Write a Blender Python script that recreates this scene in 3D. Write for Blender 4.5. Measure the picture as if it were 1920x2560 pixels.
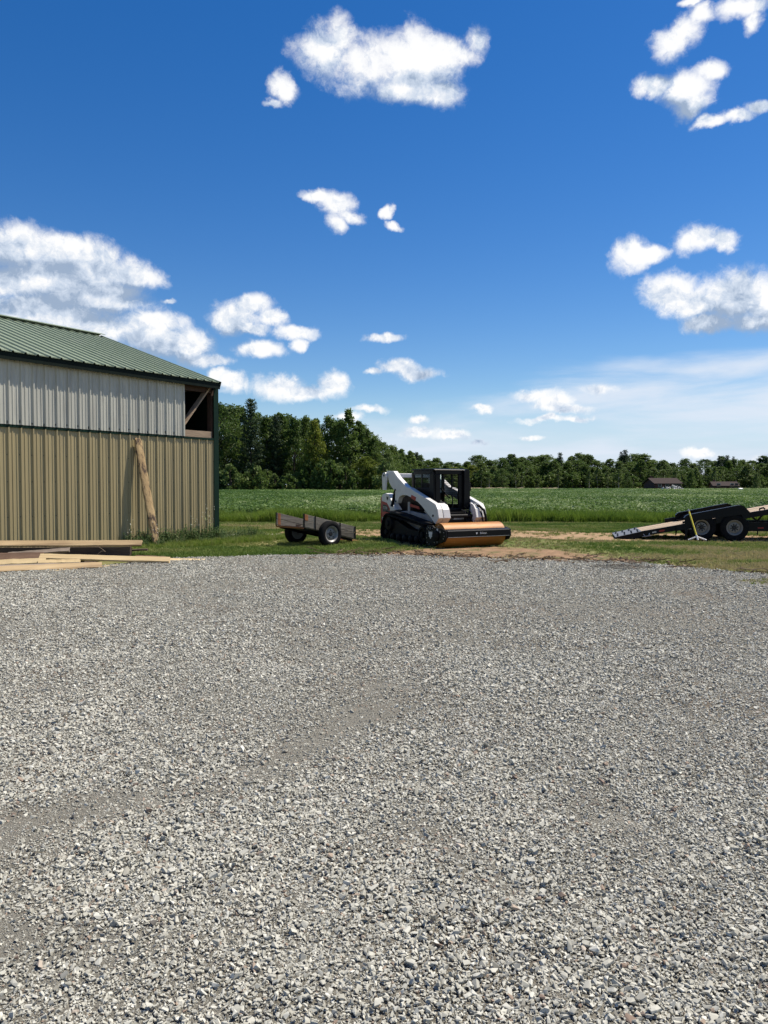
import bpy, bmesh, math, random
import numpy as np
from mathutils import Vector, Matrix, Euler

for o in list(bpy.data.objects):
    bpy.data.objects.remove(o, do_unlink=True)
scene = bpy.context.scene
COL = scene.collection
R = math.radians

# ------------------------------------------------------------------ camera
CAM_H = 1.65
FPX = 1923.0                      # focal length in photo pixels (1920 x 2560)
PITCH = math.atan(68.0 / FPX)     # looks down a touch: horizon a little above centre
cd = bpy.data.cameras.new("camera")
cam = bpy.data.objects.new("camera", cd)
COL.objects.link(cam)
cam.location = (0, 0, CAM_H)
cam.rotation_euler = (R(90) - PITCH, 0, 0)
cd.sensor_fit = 'VERTICAL'
cd.sensor_height = 24.0
cd.lens = 24.0 * FPX / 2560.0
cd.clip_start = 0.05
cd.clip_end = 12000
scene.camera = cam
scene.render.resolution_x = 768
scene.render.resolution_y = 1024

# ------------------------------------------------------------------ sun, sky, exposure
SUN_AZ, SUN_EL = R(67), R(60)     # to the right, a little beyond the yard, high summer
sv = Vector((math.sin(SUN_AZ) * math.cos(SUN_EL), math.cos(SUN_AZ) * math.cos(SUN_EL), math.sin(SUN_EL)))
ld = bpy.data.lights.new("sun", 'SUN')
ld.energy = 5.0
ld.angle = R(0.53)
ld.color = (1.0, 0.915, 0.78)
sun = bpy.data.objects.new("sun", ld)
COL.objects.link(sun)
sun.rotation_euler = (-sv).to_track_quat('-Z', 'Y').to_euler()
sun.location = (20, 5, 30)
SKY_STRENGTH = 0.068
scene.view_settings.view_transform = 'Standard'
scene.view_settings.look = 'None'
scene.view_settings.exposure = 0.48
scene.view_settings.gamma = 1.0
scene.view_settings.use_curve_mapping = False
scene.cycles.max_bounces = 6
scene.cycles.diffuse_bounces = 3
scene.cycles.glossy_bounces = 3
scene.cycles.transmission_bounces = 4
scene.cycles.transparent_max_bounces = 6
scene.cycles.caustics_reflective = False
scene.cycles.caustics_refractive = False


def ray(px, py):
    x = (px - 960.0) / FPX
    u = (1280.0 - py) / FPX
    c, s = math.cos(PITCH), math.sin(PITCH)
    return Vector((x, c + s * u, -s + c * u))


def gp(px, py, z=0.0):
    d = ray(px, py)
    k = (z - CAM_H) / d.z
    return Vector((d.x * k, d.y * k, z))


def at(px, py, depth):
    d = ray(px, py)
    k = depth / d.y
    return Vector((d.x * k, depth, CAM_H + d.z * k))


def azel(px, py):
    d = ray(px, py).normalized()
    return math.atan2(d.x, d.y), math.asin(d.z)


def build_world():
    w = bpy.data.worlds.new("World")
    scene.world = w
    w.use_nodes = True
    nt = w.node_tree
    nt.nodes.clear()
    N, L = nt.nodes.new, nt.links.new

    # --- group: distance field of the clouds over (azimuth, elevation)
    S = 1.1573   # cloud list is in a 1659-wide reading of the photo
    blobs = [
        # big cloud high up
        (705, 120, 66, 62), (745, 95, 48, 52), (800, 140, 95, 72), (890, 130, 105, 72), (950, 115, 70, 52),
        (880, 190, 95, 34), (955, 190, 48, 32), (1018, 82, 34, 42), (985, 112, 50, 26), (612, 188, 30, 34), (590, 215, 22, 13),
        # small curl in the middle
        (683, 425, 40, 15), (725, 440, 44, 28), (755, 465, 34, 18), (722, 485, 26, 30), (838, 455, 15, 15), (856, 485, 20, 11),
        # upper right, torn
        (1462, 100, 56, 42), (1490, 70, 42, 38), (1525, 30, 34, 26), (1420, 182, 66, 25), (1495, 190, 58, 46), (1505, 235, 40, 30),
        (1545, 150, 52, 28), (1610, 12, 66, 28), (1625, 45, 24, 30), (1545, 272, 40, 14), (1600, 258, 52, 16), (1655, 235, 40, 18), (1500, 5, 24, 10),
        # right, pair
        (1368, 545, 44, 38), (1412, 548, 42, 22), (1500, 515, 52, 34), (1550, 520, 42, 24),
        # right, low pair
        (1450, 632, 52, 38), (1500, 655, 66, 26), (1580, 640, 80, 54), (1660, 650, 90, 66), (1525, 700, 42, 24), (1620, 690, 80, 30),
        # left bank
        (40, 545, 90, 62), (130, 550, 100, 48), (110, 600, 140, 52), (210, 590, 70, 70), (285, 595, 76, 36), (240, 630, 90, 24),
        (60, 660, 120, 34), (150, 690, 120, 44), (20, 700, 120, 60), (240, 720, 90, 44), (330, 738, 76, 44), (395, 755, 70, 46),
        (200, 650, 150, 30), (330, 700, 80, 34), (40, 610, 120, 40), (450, 785, 68, 17), (352, 647, 24, 10), (500, 690, 62, 40), (545, 665, 52, 25), (530, 712, 64, 14), (600, 690, 36, 18),
        (650, 717, 43, 17), (655, 745, 18, 18), (565, 760, 62, 22), (505, 828, 44, 22), (470, 815, 30, 16),
        # low, middle
        (610, 832, 56, 22), (660, 848, 84, 20), (735, 832, 38, 30), (832, 733, 43, 13), (870, 800, 62, 18), (905, 812, 52, 17), (810, 812, 30, 9),
        (905, 908, 26, 9), (1155, 850, 44, 17), (1190, 870, 50, 20), (1230, 885, 44, 12), (1290, 838, 40, 14),
        (1185, 905, 80, 10), (1045, 882, 26, 9), (1515, 978, 34, 10), (960, 940, 44, 12), (900, 935, 44, 11), (795, 886, 44, 10), (1240, 905, 36, 9),
        (1650, 985, 30, 10), (745, 900, 40, 10), (1150, 945, 36, 7), (1030, 955, 26, 7),
    ]
    def make_group(name, blist):
        g = bpy.data.node_groups.new(name, 'ShaderNodeTree')
        fill_group(g, blist)
        return g

    def fill_group(g, blist):
      if True:
        g.interface.new_socket("P", in_out='INPUT', socket_type='NodeSocketVector')
        g.interface.new_socket("D", in_out='OUTPUT', socket_type='NodeSocketFloat')
        gi = g.nodes.new('NodeGroupInput')
        go = g.nodes.new('NodeGroupOutput')
        prev = None
        for (cx, cy, rx, ry) in blist:
            a0, e0 = azel(cx * S, cy * S)
            ax, _ = azel((cx + rx) * S, cy * S)
            _, ey = azel(cx * S, (cy - ry) * S)
            ia, ie = 0.96 / abs(ax - a0), 0.96 / abs(ey - e0)
            m = g.nodes.new('ShaderNodeVectorMath'); m.operation = 'MULTIPLY_ADD'
            m.inputs[1].default_value = (ia, ie, 0)
            m.inputs[2].default_value = (-a0 * ia, -e0 * ie, 0)
            g.links.new(gi.outputs[0], m.inputs[0])
            d = g.nodes.new('ShaderNodeVectorMath'); d.operation = 'LENGTH'
            g.links.new(m.outputs[0], d.inputs[0])
            if prev is None:
                prev = d.outputs['Value']
            else:
                s = g.nodes.new('ShaderNodeMath'); s.operation = 'SMOOTH_MIN'
                s.inputs[2].default_value = 0.28
                g.links.new(prev, s.inputs[0]); g.links.new(d.outputs['Value'], s.inputs[1])
                prev = s.outputs[0]
        g.links.new(prev, go.inputs[0])

    g_all = make_group('cloud_field', blobs)
    g_big = make_group('cloud_field_big', [b for b in blobs if b[2] * b[3] > 2000])

    def math_(op, a, b=None, c=None, clamp=False):
        n = N('ShaderNodeMath'); n.operation = op; n.use_clamp = clamp
        for i, v in enumerate((a, b, c)):
            if v is None: continue
            if isinstance(v, (int, float)): n.inputs[i].default_value = v
            else: L(v, n.inputs[i])
        return n.outputs[0]

    def vmath(op, a, b=None):
        n = N('ShaderNodeVectorMath'); n.operation = op
        for i, v in enumerate((a, b)):
            if v is None: continue
            if isinstance(v, tuple): n.inputs[i].default_value = v
            else: L(v, n.inputs[i])
        return n.outputs[0]

    def mrange(v, a, b, c=0.0, d=1.0, smooth=True):
        n = N('ShaderNodeMapRange')
        n.interpolation_type = 'SMOOTHSTEP' if smooth else 'LINEAR'
        L(v, n.inputs[0])
        for i, x in enumerate((a, b, c, d)): n.inputs[i + 1].default_value = x
        return n.outputs[0]

    def noise(vec, scale, detail=6, rough=0.55, color=False, dist=0.0):
        n = N('ShaderNodeTexNoise')
        n.inputs['Scale'].default_value = scale
        n.inputs['Detail'].default_value = detail
        n.inputs['Roughness'].default_value = rough
        n.inputs['Distortion'].default_value = dist
        L(vec, n.inputs['Vector'])
        return n.outputs['Color'] if color else n.outputs[0]

    tc = N('ShaderNodeTexCoord')
    D = vmath('NORMALIZE', tc.outputs['Generated'])
    sp = N('ShaderNodeSeparateXYZ'); L(D, sp.inputs[0])
    az = math_('ARCTAN2', sp.outputs[0], sp.outputs[1])
    el = math_('ARCSINE', sp.outputs[2])
    cb = N('ShaderNodeCombineXYZ'); L(az, cb.inputs[0]); L(el, cb.inputs[1])
    P = cb.outputs[0]
    # torn edges: warp the field with coarse and fine noise
    w1 = vmath('SUBTRACT', noise(D, 9.0, 4, 0.55, True), (0.5, 0.5, 0.5))
    w2 = vmath('SUBTRACT', noise(D, 34.0, 4, 0.6, True), (0.5, 0.5, 0.5))
    w1s = vmath('MULTIPLY', w1, (0.045, 0.032, 0))
    w2s = vmath('MULTIPLY', w2, (0.026, 0.020, 0))
    PW = vmath('ADD', vmath('ADD', P, w1s), w2s)

    def field(vec, g):
        n = N('ShaderNodeGroup'); n.node_tree = g
        L(vec, n.inputs[0])
        return n.outputs[0]

    f0 = field(PW, g_all)
    f_up = field(vmath('ADD', PW, (0.006, 0.024, 0)), g_big)

    def puffs(vec, det):
        return math_('MULTIPLY', math_('SUBTRACT', noise(vec, 15.0, det, 0.68), 0.5), 2.5)
    DW = vmath('ADD', D, vmath('MULTIPLY', w2, (0.030, 0.030, 0.030)))
    b0 = puffs(DW, 10)
    b1 = puffs(vmath('ADD', DW, (0.008, 0.0, 0.014)), 5)
    bl0 = noise(D, 9.5, 4, 0.5)
    bl1 = noise(vmath('ADD', D, (0.010, 0.0, 0.024)), 9.5, 4, 0.5)
    thick = math_('SUBTRACT', 1.0, f0)
    tsum = math_('ADD', math_('MULTIPLY', math_('MINIMUM', thick, 0.75), 1.30), b0)
    dens = mrange(tsum, -0.24, 0.80)
    # clouds carry on out of view: noise alone, thinned to lower fill light
    gen = noise(D, 4.2, 8, 0.58)
    aaz = math_('ABSOLUTE', az)
    off1 = mrange(aaz, 0.60, 0.80)
    off2 = mrange(el, 0.66, 0.80)
    off = math_('MAXIMUM', off1, off2)
    abv = mrange(el, 0.02, 0.10)
    dgen = math_('MULTIPLY', math_('MULTIPLY', mrange(gen, 0.60, 0.72), off), abv)
    dens = math_('MAXIMUM', dens, dgen)
    # high thin veil on the right, under a slanting upper limit
    lim0 = azel(800 * S, 895 * S); lim1 = azel(1659 * S, 735 * S)
    slope = (lim1[1] - lim0[1]) / (lim1[0] - lim0[0])
    limit = math_('MULTIPLY_ADD', az, slope, lim0[1] - slope * lim0[0] + 0.008)
    st = N('ShaderNodeMapping'); st.inputs['Rotation'].default_value = (0, 0, -0.17)
    st.inputs['Scale'].default_value = (2.2, 13.0, 1.0)
    L(P, st.inputs[0])
    streak = noise(st.outputs[0], 1.7, 6, 0.55, dist=0.35)
    edge = math_('ADD', math_('SUBTRACT', limit, el), math_('MULTIPLY', math_('SUBTRACT', streak, 0.5), 0.10))
    veil = math_('MULTIPLY', mrange(edge, -0.005, 0.045), mrange(streak, 0.32, 0.66, 0.22, 1.0))
    veil = math_('MULTIPLY', veil, mrange(az, -0.20, 0.06))
    lowhaze = mrange(el, 0.13, 0.0, 0.0, 0.80)
    veil = math_('MULTIPLY', veil, 0.95)

    sky = N('ShaderNodeTexSky')
    sky.sky_type = 'NISHITA'
    sky.sun_disc = False
    sky.sun_elevation = SUN_EL
    sky.sun_rotation = SUN_AZ
    sky.altitude = 300
    sky.air_density = 1.0
    sky.dust_density = 0.15
    sky.ozone_density = 2.2
    bgs = N('ShaderNodeBackground'); bgs.inputs[1].default_value = SKY_STRENGTH
    hs = N('ShaderNodeHueSaturation')
    hs.inputs['Hue'].default_value = 0.509
    hs.inputs['Saturation'].default_value = 1.40
    hs.inputs['Value'].default_value = 1.24
    L(sky.outputs[0], hs.inputs['Color'])
    L(hs.outputs[0], bgs.inputs[0])

    bgv = N('ShaderNodeBackground'); bgv.inputs[0].default_value = (0.60, 0.66, 0.75, 1); bgv.inputs[1].default_value = 0.90
    bgh = N('ShaderNodeBackground'); bgh.inputs[0].default_value = (0.36, 0.49, 0.70, 1); bgh.inputs[1].default_value = 0.90
    mh = N('ShaderNodeMixShader')
    L(lowhaze, mh.inputs[0]); L(bgs.outputs[0], mh.inputs[1]); L(bgh.outputs[0], mh.inputs[2])
    mv = N('ShaderNodeMixShader')
    L(veil, mv.inputs[0]); L(mh.outputs[0], mv.inputs[1]); L(bgv.outputs[0], mv.inputs[2])

    # cloud light: bright crowns, blue-grey bases
    topness = math_('SUBTRACT', f_up, f0)                 # >0 : open sky above -> lit crown
    relief = math_('SUBTRACT', b0, b1)
    relief2 = math_('SUBTRACT', bl0, bl1)
    lit = math_('ADD', mrange(topness, -0.48, 0.46, 0.02, 0.95, False), math_('MULTIPLY', relief, 1.1))
    lit = math_('ADD', lit, math_('MULTIPLY', relief2, 3.0))
    lit = math_('SUBTRACT', lit, math_('MULTIPLY', mrange(thick, 0.25, 0.85), 0.10), clamp=True)
    cr = N('ShaderNodeValToRGB')
    e = cr.color_ramp.elements
    e[0].position = 0.12; e[0].color = (0.25, 0.32, 0.43, 1)
    e[1].position = 0.98; e[1].color = (0.74, 0.74, 0.74, 1)
    m_ = cr.color_ramp.elements.new(0.55); m_.color = (0.47, 0.53, 0.62, 1)
    L(lit, cr.inputs[0])
    bgc = N('ShaderNodeBackground'); L(cr.outputs[0], bgc.inputs[0]); bgc.inputs[1].default_value = 1.0
    mc = N('ShaderNodeMixShader')
    dens = math_('MULTIPLY', dens, 0.97)
    L(dens, mc.inputs[0]); L(mv.outputs[0], mc.inputs[1]); L(bgc.outputs[0], mc.inputs[2])
    out = N('ShaderNodeOutputWorld')
    L(mc.outputs[0], out.inputs[0])
    w.cycles.sampling_method = 'MANUAL'
    w.cycles.sample_map_resolution = 512


build_world()

# ------------------------------------------------------------------ helpers
class MB:
    def __init__(s):
        s.v = []; s.f = []

    def quad(s, a, b, c, d):
        n = len(s.v); s.v += [tuple(a), tuple(b), tuple(c), tuple(d)]; s.f.append((n, n + 1, n + 2, n + 3)); return s

    def box(s, c, size, rot=None):
        c = Vector(c); n = len(s.v)
        hx, hy, hz = [k / 2 for k in size]
        for z in (-hz, hz):
            for (x, y) in ((-hx, -hy), (hx, -hy), (hx, hy), (-hx, hy)):
                p = Vector((x, y, z))
                if rot is not None: p = rot @ p
                s.v.append(tuple(c + p))
        for q in ((3, 2, 1, 0), (4, 5, 6, 7), (0, 1, 5, 4), (1, 2, 6, 5), (2, 3, 7, 6), (3, 0, 4, 7)):
            s.f.append(tuple(n + k for k in q))
        return s

    def b2(s, x0, x1, y0, y1, z0, z1):
        return s.box(((x0 + x1) / 2, (y0 + y1) / 2, (z0 + z1) / 2), (abs(x1 - x0), abs(y1 - y0), abs(z1 - z0)))

    def beam(s, p0, p1, w, h, up=(0, 0, 1)):
        p0 = Vector(p0); p1 = Vector(p1); d = p1 - p0; L_ = d.length; d.normalize()
        up = Vector(up)
        y = up.cross(d)
        if y.length < 1e-5: y = Vector((0, 1, 0)).cross(d)
        y.normalize(); z = d.cross(y)
        m = Matrix((d, y, z)).transposed()
        return s.box((p0 + p1) / 2, (L_, w, h), m)

    def tube(s, pts, r, seg=8, cap=True):
        pts = [Vector(p) for p in pts]; n = len(pts)
        rr = r if isinstance(r, (list, tuple)) else [r] * n
        rings = []
        prevn = None
        for i, p in enumerate(pts):
            t = (pts[min(i + 1, n - 1)] - pts[max(i - 1, 0)]).normalized()
            a = prevn if prevn is not None else (Vector((0, 0, 1)) if abs(t.z) < 0.9 else Vector((1, 0, 0)))
            u = (a - t * a.dot(t)).normalized(); prevn = u
            w = t.cross(u)
            base = len(s.v)
            for k in range(seg):
                an = 2 * math.pi * k / seg
                s.v.append(tuple(p + (u * math.cos(an) + w * math.sin(an)) * rr[i]))
            rings.append(base)
        for a, b in zip(rings, rings[1:]):
            for k in range(seg):
                k2 = (k + 1) % seg
                s.f.append((a + k, a + k2, b + k2, b + k))
        if cap:
            s.f.append(tuple(rings[0] + k for k in reversed(range(seg))))
            s.f.append(tuple(rings[-1] + k for k in range(seg)))
        return s

    def prism(s, poly, f0, f1):
        """poly: 2-D points; f0, f1 map a 2-D point to the two end faces"""
        n = len(s.v); k = len(poly)
        s.v += [tuple(f0(*p)) for p in poly] + [tuple(f1(*p)) for p in poly]
        s.f.append(tuple(range(n, n + k))); s.f.append(tuple(reversed(range(n + k, n + 2 * k))))
        for i in range(k):
            j = (i + 1) % k
            s.f.append((n + j, n + i, n + k + i, n + k + j))
        return s

    def xz(s, poly, y0, y1):
        return s.prism(poly, lambda a, b: (a, y0, b), lambda a, b: (a, y1, b))

    def yz(s, poly, x0, x1):
        return s.prism(poly, lambda a, b: (x0, a, b), lambda a, b: (x1, a, b))

    def lathe(s, prof, c, axis, seg=24, closed=False):
        """prof: (radius, height along axis)"""
        c = Vector(c); ax = Vector(axis).normalized()
        u = ax.orthogonal().normalized(); w = ax.cross(u)
        rows = []
        for (r, h) in prof:
            b = len(s.v)
            for k in range(seg):
                a = 2 * math.pi * k / seg
                s.v.append(tuple(c + ax * h + (u * math.cos(a) + w * math.sin(a)) * r))
            rows.append(b)
        pairs = list(zip(rows, rows[1:]))
        if closed: pairs.append((rows[-1], rows[0]))
        for a, b in pairs:
            for k in range(seg):
                k2 = (k + 1) % seg
                s.f.append((a + k, a + k2, b + k2, b + k))
        if not closed:
            s.f.append(tuple(rows[0] + k for k in range(seg)))
            s.f.append(tuple(rows[-1] + k for k in range(seg)))
        return s

    def mesh(s, name, smooth=None, recalc=True):
        me = bpy.data.meshes.new(name)
        me.from_pydata(s.v, [], s.f)
        if recalc:
            bm = bmesh.new(); bm.from_mesh(me)
            bmesh.ops.recalc_face_normals(bm, faces=bm.faces)
            bm.to_mesh(me); bm.free()
        if smooth is not None:
            me.polygons.foreach_set('use_smooth', [True] * len(me.polygons))
            me.set_sharp_from_angle(angle=R(smooth))
        me.update()
        return me

    def build(s, name, m, parent=None, smooth=None, bevel=0.0, recalc=True):
        me = s.mesh(name, smooth, recalc)
        return obj(name, me, m, parent, bevel)


def obj(name, me, m=None, parent=None, bevel=0.0):
    if m is not None and len(me.materials) == 0: me.materials.append(m)
    o = bpy.data.objects.new(name, me); COL.objects.link(o)
    if parent is not None: o.parent = parent
    if bevel > 0:
        b = o.modifiers.new("bevel", 'BEVEL'); b.width = bevel; b.segments = 2; b.limit_method = 'ANGLE'; b.angle_limit = R(40)
    return o


def tag(o, label, cat, group=None, kind=None):
    o['label'] = label; o['category'] = cat
    if group: o['group'] = group
    if kind: o['kind'] = kind
    return o


def thing(name, label, cat, loc=(0, 0, 0), rz=0.0, group=None):
    o = bpy.data.objects.new(name, None); COL.objects.link(o)
    o.empty_display_size = 0.2
    o.location = loc; o.rotation_euler = (0, 0, rz)
    return tag(o, label, cat, group)


# ------------------------------------------------------------------ value noise in numpy
def vnoise(x, y, seed=0):
    rng = np.random.RandomState(seed)
    G = rng.rand(256, 256)
    xi = np.floor(x).astype(int); yi = np.floor(y).astype(int)
    fx = x - xi; fy = y - yi
    fx = fx * fx * (3 - 2 * fx); fy = fy * fy * (3 - 2 * fy)
    a = G[xi % 256, yi % 256]; b = G[(xi + 1) % 256, yi % 256]
    c = G[xi % 256, (yi + 1) % 256]; d = G[(xi + 1) % 256, (yi + 1) % 256]
    return (a * (1 - fx) + b * fx) * (1 - fy) + (c * (1 - fx) + d * fx) * fy


def fbm(x, y, seed=0, octs=4):
    s = np.zeros_like(np.asarray(x, float)); a = 0.5; t = 0
    for k in range(octs):
        s = s + a * vnoise(np.asarray(x) * 2 ** k, np.asarray(y) * 2 ** k, seed + k); t += a; a *= 0.5
    return s / t


# ------------------------------------------------------------------ materials
def mat(name, c1, c2=None, scale=6.0, rough=0.7, metal=0.0, bump=0.0, bscale=None, stretch=(1, 1, 1), spec=0.4,
        c3=None, c3scale=1.5, c3lo=0.52, c3hi=0.62, detail=5, vary=0.0):
    m = bpy.data.materials.new(name); m.use_nodes = True
    nt = m.node_tree; N, L = nt.nodes.new, nt.links.new
    b = nt.nodes['Principled BSDF']
    b.inputs['Roughness'].default_value = rough
    b.inputs['Metallic'].default_value = metal
    b.inputs['Specular IOR Level'].default_value = spec
    if c2 is None: c2 = tuple(k * 0.8 for k in c1)
    tc = N('ShaderNodeTexCoord')
    mp = N('ShaderNodeMapping'); mp.inputs['Scale'].default_value = stretch
    L(tc.outputs['Object'], mp.inputs[0])
    n = N('ShaderNodeTexNoise'); n.inputs['Scale'].default_value = scale; n.inputs['Detail'].default_value = detail
    n.inputs['Roughness'].default_value = 0.6
    L(mp.outputs[0], n.inputs['Vector'])
    cr = N('ShaderNodeValToRGB')
    cr.color_ramp.elements[0].position = 0.3; cr.color_ramp.elements[0].color = (*c2, 1)
    cr.color_ramp.elements[1].position = 0.7; cr.color_ramp.elements[1].color = (*c1, 1)
    L(n.outputs[0], cr.inputs[0])
    colout = cr.outputs[0]
    if c3 is not None:
        n3 = N('ShaderNodeTexNoise'); n3.inputs['Scale'].default_value = c3scale; n3.inputs['Detail'].default_value = 7
        n3.inputs['Roughness'].default_value = 0.65
        L(mp.outputs[0], n3.inputs['Vector'])
        mr = N('ShaderNodeMapRange'); mr.inputs[1].default_value = c3lo; mr.inputs[2].default_value = c3hi
        L(n3.outputs[0], mr.inputs[0])
        mx = N('ShaderNodeMix'); mx.data_type = 'RGBA'
        L(mr.outputs[0], mx.inputs['Factor']); L(colout, mx.inputs[6]); mx.inputs[7].default_value = (*c3, 1)
        colout = mx.outputs[2]
    if vary > 0:          # each sheet or plank a shade of its own
        oi = N('ShaderNodeObjectInfo')
        vr = N('ShaderNodeMapRange'); vr.inputs[3].default_value = 1 - vary; vr.inputs[4].default_value = 1 + vary
        L(oi.outputs['Random'], vr.inputs[0])
        sc = N('ShaderNodeVectorMath'); sc.operation = 'SCALE'
        L(colout, sc.inputs[0]); L(vr.outputs[0], sc.inputs['Scale']); colout = sc.outputs[0]
    L(colout, b.inputs['Base Color'])
    if bump > 0:
        nb = N('ShaderNodeTexNoise'); nb.inputs['Scale'].default_value = bscale or scale * 4; nb.inputs['Detail'].default_value = 6
        L(mp.outputs[0], nb.inputs['Vector'])
        bp = N('ShaderNodeBump'); bp.inputs['Strength'].default_value = bump; bp.inputs['Distance'].default_value = 0.02
        L(nb.outputs[0], bp.inputs['Height']); L(bp.outputs[0], b.inputs['Normal'])
    return m


def inst_mat(name, cols, rough=0.85, transl=0.0, spec=0.3, attr='tint', obj_rand=False, bump=0.0, bscale=40, hue_noise=0.0):
    """colour by a per-instance (or per-vertex) tint attribute"""
    m = bpy.data.materials.new(name); m.use_nodes = True
    nt = m.node_tree; N, L = nt.nodes.new, nt.links.new
    b = nt.nodes['Principled BSDF']; out = nt.nodes['Material Output']
    b.inputs['Roughness'].default_value = rough; b.inputs['Specular IOR Level'].default_value = spec
    a = N('ShaderNodeAttribute'); a.attribute_name = attr
    a.attribute_type = 'GEOMETRY' if obj_rand else 'INSTANCER'
    fac = a.outputs['Fac']
    if obj_rand:
        oi = N('ShaderNodeObjectInfo')
        ad = N('ShaderNodeMath'); ad.operation = 'MULTIPLY_ADD'
        L(oi.outputs['Random'], ad.inputs[0]); ad.inputs[1].default_value = 0.5
        mu = N('ShaderNodeMath'); mu.operation = 'MULTIPLY'; L(fac, mu.inputs[0]); mu.inputs[1].default_value = 0.5
        L(mu.outputs[0], ad.inputs[2]); fac = ad.outputs[0]
    cr = N('ShaderNodeValToRGB')
    els = cr.color_ramp.elements
    while len(els) < len(cols): els.new(0.5)
    for i, (p, c) in enumerate(cols):
        els[i].position = p; els[i].color = (*c, 1)
    L(fac, cr.inputs[0])
    L(cr.outputs[0], b.inputs['Base Color'])
    if bump > 0:
        tc = N('ShaderNodeTexCoord')
        nb = N('ShaderNodeTexNoise'); nb.inputs['Scale'].default_value = bscale; nb.inputs['Detail'].default_value = 4
        L(tc.outputs['Object'], nb.inputs['Vector'])
        bp = N('ShaderNodeBump'); bp.inputs['Strength'].default_value = bump
        L(nb.outputs[0], bp.inputs['Height']); L(bp.outputs[0], b.inputs['Normal'])
    if transl > 0:
        t = N('ShaderNodeBsdfTranslucent'); L(cr.outputs[0], t.inputs[0])
        mx = N('ShaderNodeMixShader'); mx.inputs[0].default_value = transl
        L(b.outputs[0], mx.inputs[1]); L(t.outputs[0], mx.inputs[2]); L(mx.outputs[0], out.inputs[0])
    return m


def scatter(name, pts, rots, scls, idx, tint, protos, label, cat):
    """one 'stuff' object: prototypes instanced on points with geometry nodes"""
    n = len(pts)
    me = bpy.data.meshes.new(name)
    me.vertices.add(n)
    me.vertices.foreach_set('co', np.asarray(pts, np.float32).ravel())
    for nm, ty, key, data in (('rot', 'FLOAT_VECTOR', 'vector', rots), ('scl', 'FLOAT_VECTOR', 'vector', scls),
                              ('pick', 'INT', 'value', idx), ('tint', 'FLOAT', 'value', tint)):
        a = me.attributes.new(nm, ty, 'POINT')
        a.data.foreach_set(key, np.asarray(data, np.int32 if ty == 'INT' else np.float32).ravel())
    c = bpy.data.collections.new(name + "_source")
    for k, (pm, pmat) in enumerate(protos):
        if len(pm.materials) == 0: pm.materials.append(pmat)
        c.objects.link(bpy.data.objects.new(f"{name}_source_{k:02d}", pm))
    g = bpy.data.node_groups.new(name + "_scatter", 'GeometryNodeTree')
    g.interface.new_socket("Geometry", in_out='INPUT', socket_type='NodeSocketGeometry')
    g.interface.new_socket("Geometry", in_out='OUTPUT', socket_type='NodeSocketGeometry')
    N, L = g.nodes.new, g.links.new
    gi, go = N('NodeGroupInput'), N('NodeGroupOutput')
    ci = N('GeometryNodeCollectionInfo'); ci.inputs['Collection'].default_value = c
    ci.inputs['Separate Children'].default_value = True; ci.inputs['Reset Children'].default_value = True

    def na(nm, ty):
        a = N('GeometryNodeInputNamedAttribute'); a.data_type = ty; a.inputs['Name'].default_value = nm
        return a.outputs['Attribute']
    ip = N('GeometryNodeInstanceOnPoints')
    e2r = N('FunctionNodeEulerToRotation')
    L(na('rot', 'FLOAT_VECTOR'), e2r.inputs[0])
    L(gi.outputs[0], ip.inputs['Points']); L(ci.outputs[0], ip.inputs['Instance'])
    ip.inputs['Pick Instance'].default_value = True
    L(na('pick', 'INT'), ip.inputs['Instance Index'])
    L(e2r.outputs[0], ip.inputs['Rotation']); L(na('scl', 'FLOAT_VECTOR'), ip.inputs['Scale'])
    L(ip.outputs[0], go.inputs[0])
    o = bpy.data.objects.new(name, me); COL.objects.link(o)
    md = o.modifiers.new("scatter", 'NODES'); md.node_group = g
    tag(o, label, cat, kind='stuff')
    return o


rng = np.random.RandomState(11)
random.seed(5)

# ================================================================== GROUND
def grid_coords(lo, hi, fine0, fine1, step, grow=1.35):
    a = list(np.arange(fine0, fine1 + 1e-6, step))
    s = step; x = fine1
    while x < hi:
        s *= grow; x += s; a.append(min(x, hi))
    s = step; x = fine0
    while x > lo:
        s *= grow; x -= s; a.insert(0, max(x, lo))
    return np.array(sorted(set(a)))


def sheet(name, xs, ys, zf, m, label, cat, kind='structure'):
    X, Y = np.meshgrid(xs, ys)
    Z = zf(X, Y)
    v = np.stack([X, Y, Z], -1).reshape(-1, 3)
    nx, ny = len(xs), len(ys)
    i = np.arange(nx * ny).reshape(ny, nx)
    f = np.stack([i[:-1, :-1], i[:-1, 1:], i[1:, 1:], i[1:, :-1]], -1).reshape(-1, 4)
    me = bpy.data.meshes.new(name); me.from_pydata(v.tolist(), [], f.tolist())
    me.polygons.foreach_set('use_smooth', [True] * len(me.polygons)); me.update()
    return tag(obj(name, me, m), label, cat, kind=kind)


def strip(name, xs, near, far, rows, zf, m, label, cat):
    """a sheet between two ragged edges near(x) and far(x)"""
    v = []; nx = len(xs)
    for r in range(rows + 1):
        t = r / rows
        y = near * (1 - t) + far * t
        z = zf(xs, y)
        v += list(zip(xs.tolist(), y.tolist(), np.asarray(z).tolist()))
    f = []
    for r in range(rows):
        for k in range(nx - 1):
            a = r * nx + k
            f.append((a, a + 1, a + nx + 1, a + nx))
    me = bpy.data.meshes.new(name); me.from_pydata(v, [], f)
    me.polygons.foreach_set('use_smooth', [True] * len(me.polygons)); me.update()
    return tag(obj(name, me, m), label, cat, kind='structure')


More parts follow.
